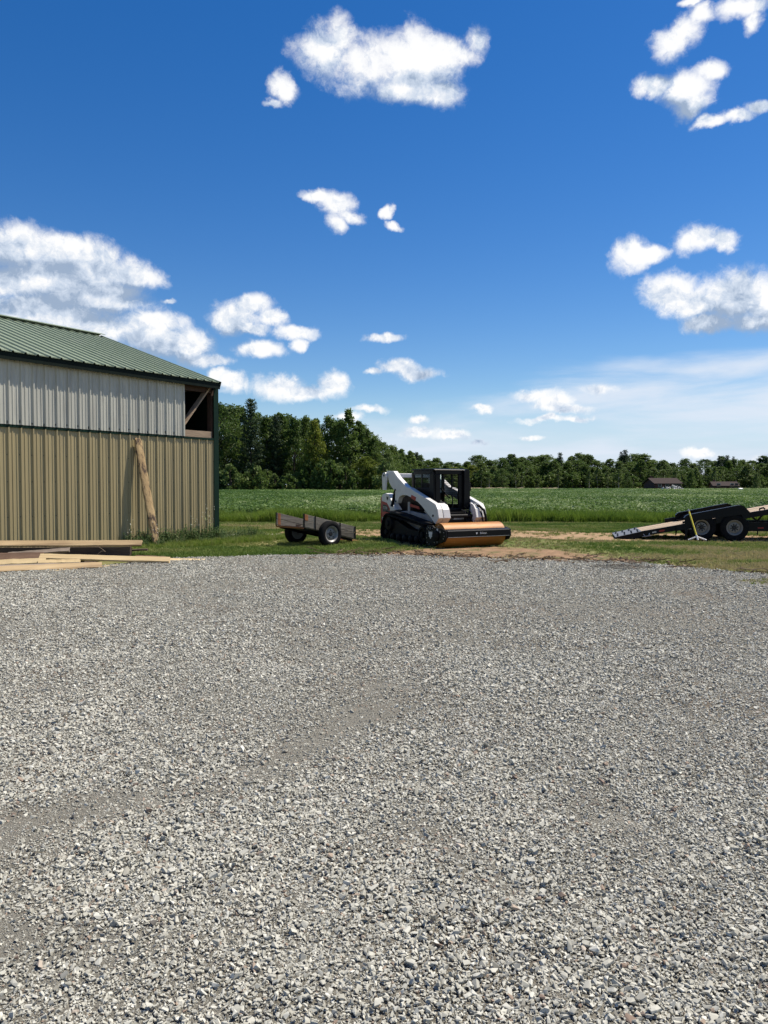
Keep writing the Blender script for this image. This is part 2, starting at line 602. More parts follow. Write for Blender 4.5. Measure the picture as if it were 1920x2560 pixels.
def ground_mat():
    m = bpy.data.materials.new("lawn_soil"); m.use_nodes = True
    nt = m.node_tree; N, L = nt.nodes.new, nt.links.new
    b = nt.nodes['Principled BSDF']; b.inputs['Roughness'].default_value = 0.95; b.inputs['Specular IOR Level'].default_value = 0.1
    tc = N('ShaderNodeTexCoord')
    n1 = N('ShaderNodeTexNoise'); n1.inputs['Scale'].default_value = 0.45; n1.inputs['Detail'].default_value = 8; n1.inputs['Roughness'].default_value = 0.6
    L(tc.outputs['Object'], n1.inputs['Vector'])
    r1 = N('ShaderNodeValToRGB'); e = r1.color_ramp.elements
    e[0].position = 0.36; e[0].color = (0.095, 0.135, 0.034, 1)
    e[1].position = 0.66; e[1].color = (0.245, 0.205, 0.098, 1)
    k = e.new(0.5); k.color = (0.150, 0.160, 0.056, 1)
    L(n1.outputs[0], r1.inputs[0])
    n2 = N('ShaderNodeTexNoise'); n2.inputs['Scale'].default_value = 14; n2.inputs['Detail'].default_value = 6
    L(tc.outputs['Object'], n2.inputs['Vector'])
    mr = N('ShaderNodeMapRange'); mr.inputs[1].default_value = 0.3; mr.inputs[2].default_value = 0.7; mr.inputs[3].default_value = 0.55; mr.inputs[4].default_value = 1.3
    L(n2.outputs[0], mr.inputs[0])
    mx = N('ShaderNodeVectorMath'); mx.operation = 'SCALE'
    L(r1.outputs[0], mx.inputs[0]); L(mr.outputs[0], mx.inputs['Scale'])
    L(mx.outputs[0], b.inputs['Base Color'])
    bp = N('ShaderNodeBump'); bp.inputs['Strength'].default_value = 0.8; bp.inputs['Distance'].default_value = 0.05
    L(n2.outputs[0], bp.inputs['Height']); L(bp.outputs[0], b.inputs['Normal'])
    return m


M = {}
M['lawn'] = ground_mat()
M['fines'] = mat("gravel_fines", (0.300, 0.288, 0.244), (0.175, 0.165, 0.136), 70, 0.95, bump=1.0, bscale=190, spec=0.15,
                 c3=(0.190, 0.155, 0.115), c3scale=0.55, c3lo=0.50, c3hi=0.70)
M['dirt'] = mat("sandy_dirt", (0.400, 0.275, 0.165), (0.235, 0.160, 0.095), 3.5, 0.95, bump=0.9, bscale=40, spec=0.1,
                c3=(0.135, 0.125, 0.050), c3scale=1.1, c3lo=0.54, c3hi=0.70)
M['dirt_dark'] = mat("raked_dirt", (0.330, 0.215, 0.130), (0.165, 0.108, 0.066), 4.0, 0.95, bump=1.0, bscale=40, spec=0.1,
                     c3=(0.130, 0.125, 0.055), c3scale=1.6, c3lo=0.50, c3hi=0.62)
M['pale'] = mat("pale_path", (0.48, 0.43, 0.37), (0.36, 0.32, 0.26), 4.0, 0.9, bump=0.4, bscale=60, spec=0.15)
M['crop'] = mat("crop_shade", (0.040, 0.085, 0.024), (0.022, 0.048, 0.014), 1.2, 0.95, spec=0.1)

gx = grid_coords(-4000, 4000, -16, 18, 0.5)
gy = grid_coords(-600, 6000, -4, 40, 0.5)
sheet('ground', gx, gy, lambda X, Y: -0.02 + 0.02 * fbm(X * 0.7 + 50, Y * 0.7 + 50, 3, 2) * (np.abs(X) < 20) * (Y < 42) - 0.01 * (Y > 42),
      M['lawn'], "mown grass ground running back from the gravel to the woods", "ground")

# gravel yard edge, in metres, read off the photograph
EX = [-13, -9.0, -7.0, -6.1, -5.5, -4.9, -4.1, -2.9, -1.2, 0.0, 1.25, 2.8, 4.4, 5.3, 5.8, 6.15, 6.35, 6.7, 8.0, 14]
EY = [9.0, 12.6, 14.3, 15.0, 16.0, 16.9, 17.4, 17.6, 17.9, 18.0, 17.3, 16.9, 16.5, 16.2, 15.5, 15.0, 14.7, 14.1, 13.2, 11.0]


def edge(x):
    return np.interp(x, EX, EY) + 0.55 * (fbm(x * 0.9 + 9, x * 0 + 3.3, 21, 4) - 0.5) + 0.22 * (fbm(x * 5.0 + 9, x * 0 + 1.3, 22, 3) - 0.5)


def gz(x, y):     # surface of the gravel
    return 0.012 + 0.035 * (fbm(x * 0.8 + 40, y * 0.8 + 40, 5, 3) - 0.35)


exs = np.arange(-13, 14.01, 0.1)
strip('gravel_yard', exs, np.full_like(exs, -4.0), edge(exs), 110, lambda x, y: gz(x, y),
      M['fines'], "grey crushed-stone gravel yard filling the foreground", "gravel")

# dirt track behind the machines
dxs = np.arange(-3.6, 16.01, 0.15)
DN = np.interp(dxs, [-3.6, -3, 0, 4, 7, 12, 16], [25.8, 25.0, 24.4, 23.9, 22.7, 21.4, 20.6]) + 0.9 * (fbm(dxs * 1.3 + 5, dxs * 0, 31, 4) - 0.5)
DF = np.interp(dxs, [-3.6, -3, 0, 4, 7, 12, 16], [27.0, 28.0, 28.3, 27.6, 26.6, 25.2, 24.4]) + 1.2 * (fbm(dxs * 1.3 + 5, dxs * 0 + 7, 33, 4) - 0.5)
strip('dirt_track', dxs, DN, DF, 8, lambda x, y: 0.004 + 0 * x, M['dirt'],
      "orange sandy dirt track running behind the loader to the black trailer", "dirt track")
pxs = np.arange(-9.0, -3.35, 0.15)
strip('sandy_path', pxs, 23.9 + 0.5 * (fbm(pxs * 1.5 + 8, pxs * 0, 35, 3) - 0.5), 25.9 + 0.4 * (fbm(pxs * 1.5 + 8, pxs * 0 + 3, 36, 3) - 0.5),
      4, lambda x, y: 0.006 + 0 * x, M['pale'], "pale sandy path beside the barn corner and behind the cart", "path")
qxs = np.arange(-1.2, 5.41, 0.1)
qn = edge(qxs) - 0.35
qf = edge(qxs) + np.interp(qxs, [-1.2, 0.4, 1.2, 3.0, 4.2, 5.4], [0.2, 1.1, 2.6, 3.4, 3.0, 0.5]) + 0.5 * (fbm(qxs * 2 + 3, qxs * 0, 41, 4) - 0.4)
strip('dirt_patch', qxs, qn, np.maximum(qf, qn + 0.02), 6, lambda x, y: gz(x, y) * (y < edge(x)) * 0 + 0.010 + 0 * x, M['dirt_dark'],
      "scraped brown dirt patch in front of the roller", "dirt")

# ---- stones: angular chips, instanced
def stone_mesh(k, npts):
    r = np.random.RandomState(100 + k)
    bm = bmesh.new()
    ax = np.array([1.0, r.uniform(0.6, 0.95), r.uniform(0.42, 0.75)])
    for i in range(npts):
        d = r.normal(size=3); d /= np.linalg.norm(d)
        p = np.sign(d) * np.abs(d) ** 0.7
        bm.verts.new(Vector(p * ax * r.uniform(0.75, 1.0) * 0.5))
    bmesh.ops.convex_hull(bm, input=bm.verts)
    for v in [v for v in bm.verts if not v.link_faces]: bm.verts.remove(v)
    me = bpy.data.meshes.new(f"stone_{k}"); bm.to_mesh(me); bm.free()
    return me


M['stone'] = inst_mat("crushed_stone", [(0.0, (0.115, 0.108, 0.096)), (0.25, (0.272, 0.264, 0.222)), (0.62, (0.432, 0.424, 0.368)),
                                        (0.93, (0.625, 0.615, 0.545)), (0.965, (0.34, 0.275, 0.215)), (1.0, (0.23, 0.170, 0.130))],
                      rough=0.9, spec=0.25, bump=0.25, bscale=6)
sprotos = [(stone_mesh(k, 9 + k % 5), M['stone']) for k in range(14)]

# worn bands where fines show (wheel paths), as polylines on the ground
bands = [[(0, 2370), (250, 2400), (420, 2380), (600, 2330), (760, 2240), (900, 2150), (1010, 2100)],
         [(950, 2400), (1020, 2430), (1080, 2520), (1100, 2640)],
         [(1480, 1990), (1600, 2200), (1720, 2330), (1850, 2440), (1990, 2560)],
         [(0, 2080), (300, 2020), (620, 1960), (900, 1800)],
         [(1050, 2080), (1150, 2170), (1250, 2220)]]


def band_mask(x, y):
    m = np.zeros_like(x)
    for k, pl in enumerate(bands):
        P = [gp(*p) for p in pl]
        best = np.full_like(x, 1e9)
        for a, b in zip(P, P[1:]):
            d = np.array([b.x - a.x, b.y - a.y]); l2 = (d ** 2).sum()
            t = np.clip(((x - a.x) * d[0] + (y - a.y) * d[1]) / l2, 0, 1)
            best = np.minimum(best, np.hypot(x - a.x - t * d[0], y - a.y - t * d[1]))
        wdt = [0.22, 0.18, 0.26, 0.26, 0.2][k]
        m = np.maximum(m, np.exp(-(best / wdt) ** 2))
    return m


def GPATCH(x, y):      # tongue of grass at the right edge of the yard
    return ((x - 6.55) / 0.55) ** 2 + ((y - 12.75) / 0.55) ** 2 + 1.5 * (fbm(x * 2.5, y * 2.5, 89, 3) - 0.5)


def make_stones():
    P, S, T, Z = [], [], [], []
    zones = [(1.75, 4.2, 10500, 0.60), (4.2, 7.5, 6400, 0.65), (7.5, 12.0, 2700, 0.82), (12.0, 18.6, 1450, 0.98), (1.75, 5.2, 5200, 0.36)]
    for (y0, y1, dens, sc) in zones:
        xm = 0.56 * y1 + 1.7
        n = int(dens * (y1 - y0) * 2 * xm)
        x = rng.uniform(-xm, xm, n); y = rng.uniform(y0, y1, n)
        keep = np.abs(x) < 0.56 * y + 1.7
        e = edge(x)
        over = y - e
        keep &= (over < 0.0) | ((rng.rand(n) < 0.5 * np.exp(-np.maximum(over, 0) / 0.22)))
        worn = np.clip(0.9 * band_mask(x, y) + 1.5 * (fbm(x * 0.55 + 20, y * 0.40 + 20, 51, 4) - 0.52) * 2.2, 0, 1)
        keep &= rng.rand(n) > 0.34 * worn
        keep &= ~((GPATCH(x, y) < 1) & (rng.rand(n) < 0.8))
        x, y, worn, over = x[keep], y[keep], worn[keep], over[keep]
        n = len(x)
        size = np.exp(rng.normal(math.log(0.0245), 0.36, n)) * np.where(rng.rand(n) < 0.15 + 0.75 * worn, rng.uniform(0.30, 0.62, n), 1.0) * sc
        size = np.clip(size, 0.005, 0.042)
        coarse = fbm(x * 0.9 + 70, y * 0.9 + 70, 61, 3)
        size *= 0.72 + 0.56 * coarse
        pile = fbm(x * 9 + 3, y * 9 + 3, 71, 2)
        z = np.where(over < 0, gz(x, y), 0.0) + size * (0.02 + 0.80 * pile * (1 - 0.6 * worn)) * rng.uniform(0.4, 1.2, n)
        tint = np.clip(rng.normal(0.57, 0.14, n) - 0.10 * worn, 0.0, 0.93)
        damp = ((x - 4.75) / 0.62) ** 2 + ((y - 15.15) / 0.42) ** 2 + 1.2 * (fbm(x * 3, y * 3, 88, 3) - 0.5) < 1
        tint = np.where(damp, tint * 0.25, tint)
        odd = rng.rand(n)
        tint = np.where(odd < 0.03 + 0.06 * worn, rng.uniform(0.95, 1.0, n), tint)
        tint = np.where(odd > 0.985, rng.uniform(0, 0.12, n), tint)
        P.append(np.stack([x, y, z], 1)); T.append(tint)
        S.append(np.stack([size * rng.uniform(0.95, 1.28, n), size * rng.uniform(0.8, 1.1, n), size * rng.uniform(0.75, 1.1, n)], 1))
    P = np.concatenate(P); S = np.concatenate(S); T = np.concatenate(T)
    n = len(P)
    rot = np.stack([rng.normal(0, 0.40, n), rng.normal(0, 0.40, n), rng.uniform(0, 6.283, n)], 1)
    scatter('gravel_stones', P, rot, S, rng.randint(0, len(sprotos), n), T, sprotos,
            "loose angular grey stones covering the gravel yard", "gravel")
    return n


N_STONES = make_stones()


# ---- grass
def tuft_mesh(name, blades, h, spread, bw, seed, lean=0.5):
    r = random.Random(seed); mb = MB()
    for _ in range(blades):
        a = r.uniform(0, 6.283); d = r.uniform(0, spread); bx, by = d * math.cos(a), d * math.sin(a)
        hh = h * r.uniform(0.55, 1.0); la = r.uniform(0, 6.283); ln = hh * lean * r.uniform(0.1, 1.0)
        wa = r.uniform(0, 6.283); wx, wy = bw * math.cos(wa) / 2, bw * math.sin(wa) / 2
        mx, my = bx + math.cos(la) * ln * 0.35, by + math.sin(la) * ln * 0.35
        tx, ty = bx + math.cos(la) * ln, by + math.sin(la) * ln
        n = len(mb.v)
        mb.v += [(bx - wx, by - wy, 0), (bx + wx, by + wy, 0), (mx + wx * 0.8, my + wy * 0.8, hh * 0.6), (mx - wx * 0.8, my - wy * 0.8, hh * 0.6), (tx, ty, hh)]
        mb.f += [(n, n + 1, n + 2, n + 3), (n + 3, n + 2, n + 4)]
    return mb.mesh(name, recalc=False)


M['grass'] = inst_mat("grass_blades", [(0.0, (0.075, 0.140, 0.022)), (0.45, (0.150, 0.215, 0.044)), (0.75, (0.240, 0.265, 0.080)), (1.0, (0.37, 0.315, 0.155))],
                      rough=0.7, transl=0.35, spec=0.25)
M['tallgrass'] = inst_mat("tall_grass_blades", [(0.0, (0.100, 0.175, 0.022)), (0.5, (0.180, 0.265, 0.036)), (1.0, (0.290, 0.320, 0.100))],
                          rough=0.65, transl=0.4, spec=0.25)
gprotos = [(tuft_mesh(f"tuft_{k}", 16, 0.085, 0.075, 0.011, 200 + k, 0.8), M['grass']) for k in range(5)]
tprotos = [(tuft_mesh(f"tall_{k}", 26, 0.55, 0.16, 0.016, 300 + k, 0.45), M['tallgrass']) for k in range(5)]


def ground_ok(x, y):
    """how much lawn grows here: 0 on dirt, path and gravel"""
    a = np.ones_like(x)
    a = np.where(y < edge(x) + 0.05, 0.0, a)
    dn = np.interp(x, dxs, DN); df = np.interp(x, dxs, DF)
    ind = (x > -3.6) & (y > dn) & (y < df)
    a = np.where(ind, 0.05 + 0.35 * (fbm(x * 1.5, y * 1.5, 81, 3) > 0.58), a)
    a = np.where((x < -3.35) & (x > -9) & (y > 23.8) & (y < 25.9), 0.02, a)
    a = np.where((x < -4.7) & (y < 17.3), 0.0, a)
    a = np.where(GPATCH(x, y) < 1.0, 0.9, a)
    q = np.interp(x, qxs, qf)
    a = np.where((x > -1.2) & (x < 5.4) & (y < q) & (y > edge(x) + 0.05), 0.05 + 0.30 * (fbm(x * 1.2 + 4, y * 1.2, 83, 3) > 0.52), a)
    return a


def make_grass():
    y0, y1, xm = 12.0, 34.2, 20.5
    n = 150000
    x = rng.uniform(-xm, xm, n); y = rng.uniform(y0, y1, n)
    patch = fbm(x * 0.35 + 11, y * 0.35 + 11, 91, 4)
    keep = (np.abs(x) < 0.56 * y + 1.2) & (rng.rand(n) < ground_ok(x, y) * (0.50 + 0.9 * patch) * np.where((x > 0.4) & (y < 25), 0.25 + 0.75 * np.clip((x - 5) / 4, 0, 1), 1.0))
    # inside the barn
    cx, cy = x - BX, y - BY
    t = cx * -SW + cy * -CW; off = cx * CW + cy * -SW
    keep &= ~((t > 0.0) & (off < 0.03) & (t < 14))
    x, y, patch = x[keep], y[keep], patch[keep]; n = len(x)
    dry = np.clip(0.50 + 2.1 * (fbm(x * 0.5 + 31, y * 0.8 + 31, 95, 4) - 0.5) + rng.normal(0, 0.16, n) + 0.30 * (x > 0.4) * (y < 26) + 0.06, 0, 1)
    lush = (x < 0.3) & (y < 23)
    dry = np.where(lush, dry * 0.7, dry)
    s = rng.uniform(0.6, 1.15, n) * (0.75 + 0.6 * patch) * np.where(lush, np.where((x < -2.9) & (y > 19.5), 0.6, 1.25), 0.9) * np.where(y > 29, 1.25, 1.0)
    scatter('mown_grass', np.stack([x, y, np.full(n, -0.01)], 1), np.stack([rng.normal(0, .12, n), rng.normal(0, .12, n), rng.uniform(0, 6.28, n)], 1),
            np.stack([s * 1.2, s * 1.2, s], 1), rng.randint(0, 5, n), dry, gprotos,
            "mown lawn grass between the gravel and the field", "grass")
    # tall rough band before the crop
    n = 11000
    x = rng.uniform(-22, 24, n); y = 33.4 + rng.rand(n) ** 1.3 * 3.6 + 2.6 * (fbm(x * 0.5, x * 0, 97, 4) - 0.5)
    hgt = 0.45 + 1.0 * fbm(x * 0.45 + 5, y * 0.45, 99, 3)
    s = rng.uniform(0.7, 1.15, n) * hgt
    tint = np.clip(fbm(x * 0.3 + 3, y * 0.5, 98, 3) * 1.1 - 0.1 + rng.normal(0, 0.15, n), 0, 1)
    scatter('tall_grass', np.stack([x, y, np.full(n, -0.01)], 1), np.stack([rng.normal(0, .1, n), rng.normal(0, .1, n), rng.uniform(0, 6.28, n)], 1),
            np.stack([s, s, s], 1), rng.randint(0, 5, n), tint, tprotos,
            "uncut bright green grass along the near edge of the field", "grass")


# barn frame (needed by the scatter masks): corner, wall direction
WA = R(33.9); SW, CW = math.sin(WA), math.cos(WA)
BY = 23.2; BX = (541.0 - 960) / FPX * BY
make_grass()


# ---- crop field
def crop_mesh(k):
    r = random.Random(400 + k); mb = MB()
    for _ in range(38):
        a = r.uniform(0, 6.283); rad = 0.34 * math.sqrt(r.random()); z = 0.60 - 0.9 * rad * rad - r.random() ** 2 * 0.32
        c = Vector((rad * math.cos(a), rad * math.sin(a), z))
        n = Vector((r.gauss(0, 0.55), r.gauss(0, 0.55), 1)).normalized()
        u = n.orthogonal().normalized(); u.rotate(Matrix.Rotation(r.uniform(0, 6.28), 3, n)); v = n.cross(u)
        s = r.uniform(0.050, 0.085)
        mb.quad(c - u * s, c - v * s * 0.7, c + u * s, c + v * s * 0.7)
    return mb.mesh(f"crop_{k}", recalc=False)


M['bean'] = inst_mat("bean_leaf", [(0.0, (0.050, 0.105, 0.022)), (0.5, (0.090, 0.160, 0.036)), (0.9, (0.145, 0.215, 0.060)), (1.0, (0.28, 0.34, 0.17))],
                     rough=0.6, transl=0.35, spec=0.25)
cprotos = [(crop_mesh(k), M['bean']) for k in range(5)]
fx = np.array([-170, -60, 0, 60, 230.0]); 
sheet('crop_field', np.linspace(-150, 190, 60), np.linspace(36.2, 236, 60), lambda X, Y: 0.30 + 0.08 * fbm(X * 0.2 + 90, Y * 0.2 + 90, 7, 2), M['crop'],
      "wide green soybean field stretching back to the woods", "field")


def make_crop():
    P, S, T = [], [], []
    for (y0, y1, d, sc) in ((35.8, 60, 5.0, 1.0), (60, 110, 2.6, 1.3), (110, 238, 0.8, 2.0)):
        xm = 0.56 * y1 + 4
        n = int(d * (y1 - y0) * 2 * xm)
        x = rng.uniform(-xm, xm, n); y = rng.uniform(y0, y1, n)
        if y0 < 60: y = np.round(y / 0.76) * 0.76 + rng.normal(0, 0.07, n)
        keep = (np.abs(x) < 0.56 * y + 4) & (rng.rand(n) < 0.75 + 0.5 * fbm(x * 0.2 + 50, y * 0.2 + 50, 111, 3) - 0.1)
        x, y = x[keep], y[keep]; n = len(x)
        s = rng.uniform(0.75, 1.12, n) * (0.85 + 0.3 * fbm(x * 0.12 + 90, y * 0.12 + 90, 113, 3))
        P.append(np.stack([x, y, np.zeros(n)], 1)); S.append(np.stack([s * sc, s * sc, s], 1))
        T.append(np.clip(0.50 + 1.9 * (fbm(x * 0.10 + 60, y * 0.05 + 60, 115, 4) - 0.5) + rng.normal(0, 0.2, n), 0, 1))
    P = np.concatenate(P); S = np.concatenate(S); T = np.concatenate(T); n = len(P)
    scatter('soybean_crop', P, np.stack([rng.normal(0, .1, n), rng.normal(0, .1, n), rng.uniform(0, 6.28, n)], 1), S, rng.randint(0, 5, n), T, cprotos,
            "low leafy soybean plants covering the field", "crop")


make_crop()

# ================================================================== BARN
M['tan'] = mat("tan_siding", (0.335, 0.276, 0.148), (0.305, 0.250, 0.134), 3.0, 0.42, spec=0.45, stretch=(1, 1, 0.25),
               bump=0.06, bscale=1.5, vary=0.05, c3=(0.25, 0.21, 0.125), c3scale=1.2, c3lo=0.50, c3hi=0.85)
M['white_siding'] = mat("white_siding", (0.46, 0.455, 0.40), (0.40, 0.395, 0.345), 4.0, 0.45, spec=0.45, stretch=(2.5, 1, 0.25),
                        bump=0.06, bscale=1.5, vary=0.05, c3=(0.28, 0.27, 0.235), c3scale=2.2, c3lo=0.50, c3hi=0.85)
M['roof'] = mat("green_roof", (0.222, 0.268, 0.182), (0.200, 0.245, 0.165), 2.5, 0.45, spec=0.35, vary=0.04, c3=(0.245, 0.28, 0.205), c3scale=0.8, c3lo=0.5, c3hi=0.8)
M['green_trim'] = mat("green_trim", (0.006, 0.023, 0.015), (0.005, 0.018, 0.012), 5, 0.55, spec=0.12)
M['fascia_and_shade'] = mat("fascia", (0.006, 0.012, 0.009), (0.004, 0.008, 0.006), 5, 0.6, spec=0.1)  # near-black for the eave; also carries the painted shade inside the barn
M['old_wood'] = mat("old_wood", (0.36, 0.265, 0.185), (0.205, 0.150, 0.105), 9, 0.85, bump=0.4, stretch=(0.15, 1, 1))
M['inner_wood'] = mat("inner_wood", (0.075, 0.042, 0.030), (0.045, 0.027, 0.020), 8, 0.85, stretch=(1, 1, 0.2))
M['screw'] = mat("screw", (0.13, 0.17, 0.11), None, 5, 0.5, metal=0.3)
M['dark_grey'] = mat("dark_grey", (0.07, 0.068, 0.06), None, 8, 0.9)

barn = thing('metal_barn', "tan and white ribbed metal barn with green metal roof and an open upper corner bay", "barn", (BX, BY, 0), math.atan2(-CW, -SW))
PITCH_RIB = 0.305


def rib_profile(x0, x1, hmaj, hmin):
    pts = {}
    k0 = int(math.floor(x0 / PITCH_RIB)) - 1; k1 = int(math.ceil(x1 / PITCH_RIB)) + 1
    raw = []
    for k in range(k0, k1):
        b = k * PITCH_RIB + 0.1
        raw += [(b - 0.036, 0), (b - 0.014, hmaj), (b + 0.014, hmaj), (b + 0.036, 0)]
        for m_ in (0.102, 0.203):
            raw += [(b + m_ - 0.022, 0), (b + m_ - 0.010, hmin), (b + m_ + 0.010, hmin), (b + m_ + 0.022, 0)]
    raw.sort()
    xs = [p[0] for p in raw]; hs = [p[1] for p in raw]
    out = [(x0, float(np.interp(x0, xs, hs)))] + [p for p in raw if x0 < p[0] < x1] + [(x1, float(np.interp(x1, xs, hs)))]
    return out


def panel(name, x0, x1, m, f, s0, s1, hmaj=0.038, hmin=0.012, thick=0.004):
    """ribbed sheet; f(x, s, h) gives the local point, s runs along the rib"""
    pr = rib_profile(x0, x1, hmaj, hmin)
    mb = MB(); n = len(pr)
    for (s, dh) in ((s0, 0), (s1, 0), (s0, -thick), (s1, -thick)):
        mb.v += [tuple(f(x, s, h + dh)) for (x, h) in pr]
    for k in range(n - 1):
        mb.f.append((k, k + 1, n + k + 1, n + k))
        mb.f.append((2 * n + k, 3 * n + k, 3 * n + k + 1, 2 * n + k + 1))
        mb.f.append((k, 2 * n + k, 2 * n + k + 1, k + 1))
        mb.f.append((n + k, n + k + 1, 3 * n + k + 1, 3 * n + k))
    mb.f.append((0, n, 3 * n, 2 * n)); mb.f.append((n - 1, 2 * n - 1, 4 * n - 1, 3 * n - 1))
    return mb.build(name, m, barn)


T1 = 13.0
Z_BAND, Z_EAVE, OPEN = 3.02, 4.60, 1.30
EAVE_OFF, EAVE_Z, RIDGE_OFF, RIDGE_Z, RT0 = 0.24, 4.66, -5.35, 6.62, 0.07
w = 0.915
x = 0.12; k = 0
while x < T1:
    x1 = min(x + (w if k else w - 0.1), T1)
    panel('siding_panel', x + 0.001, x1 - 0.001, M['tan'], lambda a, s, h: (a, 0.02 + h, s), 0.06, Z_BAND - 0.03)
    x = x1; k += 1
x = OPEN
while x < T1:
    x1 = min(x + w, T1)
    panel('upper_siding_panel', x + 0.001, x1 - 0.001, M['white_siding'], lambda a, s, h: (a, 0.062 + h, s), Z_BAND + 0.025, Z_EAVE)
    x = x1
# small dark spots along the foot of the white sheets, one at each rib
for k in range(5, 42):
    b = k * PITCH_RIB + 0.1
    mb = MB()
    mb.box((b + 0.045, 0.068, Z_BAND + 0.075 + random.uniform(-0.015, 0.03)), (0.026, 0.004, random.uniform(0.035, 0.07)))
    mb.build('dark_spot', M['dark_grey'], barn)
MB().b2(OPEN - 0.035, OPEN - 0.002, 0.03, 0.075, Z_BAND + 0.02, Z_EAVE).build('edge_trim', M['white_siding'], barn)
# trim
MB().b2(0.10, T1, 0.02, 0.058, Z_BAND - 0.045, Z_BAND + 0.020).build('band_trim', M['green_trim'], barn)
mb = MB()
mb.b2(-0.03, 0.135, 0.045, 0.065, 0.03, 4.55).b2(-0.05, -0.03, -0.16, 0.065, 0.03, 4.55)
mb.build('corner_trim', M['green_trim'], barn)
MB().b2(0.0, T1, -0.06, 0.012, -0.02, 0.10).build('skirt_board', M['inner_wood'], barn)
# framing in the open bay
MB().b2(-0.02, 0.16, -0.20, -0.03, 0.0, 4.55).build('corner_post', M['inner_wood'], barn)
MB().b2(2.50, 2.66, -0.20, -0.03, 0.0, 4.55).build('wall_post', M['inner_wood'], barn)
MB().b2(0.17, 2.6, -0.03, 0.012, Z_BAND + 0.022, Z_BAND + 0.215).build('sill_beam', M['old_wood'], barn)
MB().beam((1.42, -0.055, Z_BAND + 0.16), (0.23, -0.055, 4.56), 0.045, 0.20, (0, 1, 0)).build('diagonal_brace', M['old_wood'], barn)
MB().b2(0.17, T1, -0.06, -0.01, 4.38, 4.60).build('eave_beam', M['inner_wood'], barn)
mb = MB(); mb.b2(0.45, 0.50, -1.3, -1.25, 2.9, 4.6); mb.build('stud', M['old_wood'], barn)
mb = MB(); mb.b2(0.62, 0.66, -1.5, -1.45, 2.9, 4.6); mb.build('stud', M['old_wood'], barn)
# other walls
DEPTH = -2 * -RIDGE_OFF
mb = MB()
gable = [(-0.16, 0.05), (-0.16, 4.52), (RIDGE_OFF, RIDGE_Z - 0.12), (DEPTH + 0.1, 4.52), (DEPTH + 0.1, 0.05)]
mb.yz(gable, 0.045, 0.065); mb.build('gable_wall', M['tan'], barn)
mb = MB(); mb.yz([(0.0, 0.05), (0.0, 4.55), (RIDGE_OFF, RIDGE_Z - 0.12), (DEPTH + 0.1, 4.52), (DEPTH + 0.1, 0.05)], T1 - 0.02, T1); mb.build('gable_wall', M['tan'], barn)
MB().b2(0.07, T1 - 0.02, DEPTH, DEPTH + 0.03, 0.05, 4.55).build('back_wall', M['tan'], barn)
MB().b2(0.07, T1 - 0.02, DEPTH + 0.04, -0.07, -0.01, 0.02).build('dirt_floor', M['inner_wood'], barn)

MB().b2(0.070, 0.085, DEPTH + 0.05, -0.21, 0.03, 4.50).build('interior_shade', M['fascia_and_shade'], barn)  # added near-black sheet: shade of the interior put into its colour
MB().b2(0.09, T1 - 0.05, DEPTH + 0.05, DEPTH + 0.045 + 0.02, 0.03, 4.50).build('interior_shade', M['fascia_and_shade'], barn)  # second added sheet, painting the same gloom before the back wall
# roof
sl = Vector((0, RIDGE_OFF - EAVE_OFF, RIDGE_Z - EAVE_Z)); SL = sl.length; sl.normalize()
sn = Vector((0, -sl.z, sl.y)); sn = sn if sn.z > 0 else -sn
e0 = Vector((0, EAVE_OFF, EAVE_Z))
sl2 = Vector((0, -sl.y, sl.z)); sn2 = Vector((0, -sn.y, sn.z)); e2 = Vector((0, 2 * RIDGE_OFF - EAVE_OFF, EAVE_Z))
x = RT0
while x < T1:
    x1 = min(x + w, T1)
    panel('roof_panel', x + 0.001, x1 - 0.001, M['roof'], lambda a, s, h: Vector((a, 0, 0)) + e0 + sl * s + sn * (0.03 + h), -0.03, SL - 0.02, 0.036, 0.001)
    panel('roof_panel', x + 0.001, x1 - 0.001, M['roof'], lambda a, s, h: Vector((a, 0, 0)) + e2 + sl2 * s + sn2 * (0.03 + h), -0.03, SL - 0.02, 0.024, 0.005)
    x = x1
# deck under the roof sheets closes the building
mb = MB()
mb.prism([(0, 0), (SL, 0), (SL, 0.02), (0, 0.02)], lambda a, b: Vector((RT0 + 0.02, 0, 0)) + e0 + sl * a + sn * b, lambda a, b: Vector((T1, 0, 0)) + e0 + sl * a + sn * b)
mb.prism([(0, 0), (SL, 0), (SL, 0.02), (0, 0.02)], lambda a, b: Vector((RT0 + 0.02, 0, 0)) + e2 + sl2 * a + sn2 * b, lambda a, b: Vector((T1, 0, 0)) + e2 + sl2 * a + sn2 * b)
mb.build('roof_deck', M['fascia_and_shade'], barn)
mb = MB()
mb.prism([(-0.20, -0.045), (0, 0.02), (0.20, -0.045), (0.20, -0.06), (0, 0.0), (-0.20, -0.06)],
         lambda a, b: (RT0 - 0.02, RIDGE_OFF + a, RIDGE_Z + 0.115 + b), lambda a, b: (T1, RIDGE_OFF + a, RIDGE_Z + 0.115 + b))
mb.build('ridge_cap', M['roof'], barn)
MB().b2(RT0 - 0.02, T1, EAVE_OFF - 0.03, EAVE_OFF + 0.004, 4.50, 4.70).build('fascia', M['fascia_and_shade'], barn)
MB().b2(RT0 - 0.02, T1, 0.09, EAVE_OFF - 0.032, 4.52, 4.54).build('soffit', M['fascia_and_shade'], barn)
mb = MB()
mb.prism([(-0.03, -0.17), (SL, -0.17), (SL, 0.060), (-0.03, 0.060)], lambda a, b: Vector((RT0 - 0.035, 0, 0)) + e0 + sl * a + sn * b, lambda a, b: Vector((RT0 - 0.003, 0, 0)) + e0 + sl * a + sn * b)
mb.build('rake_trim', M['green_trim'], barn)
mb = MB()
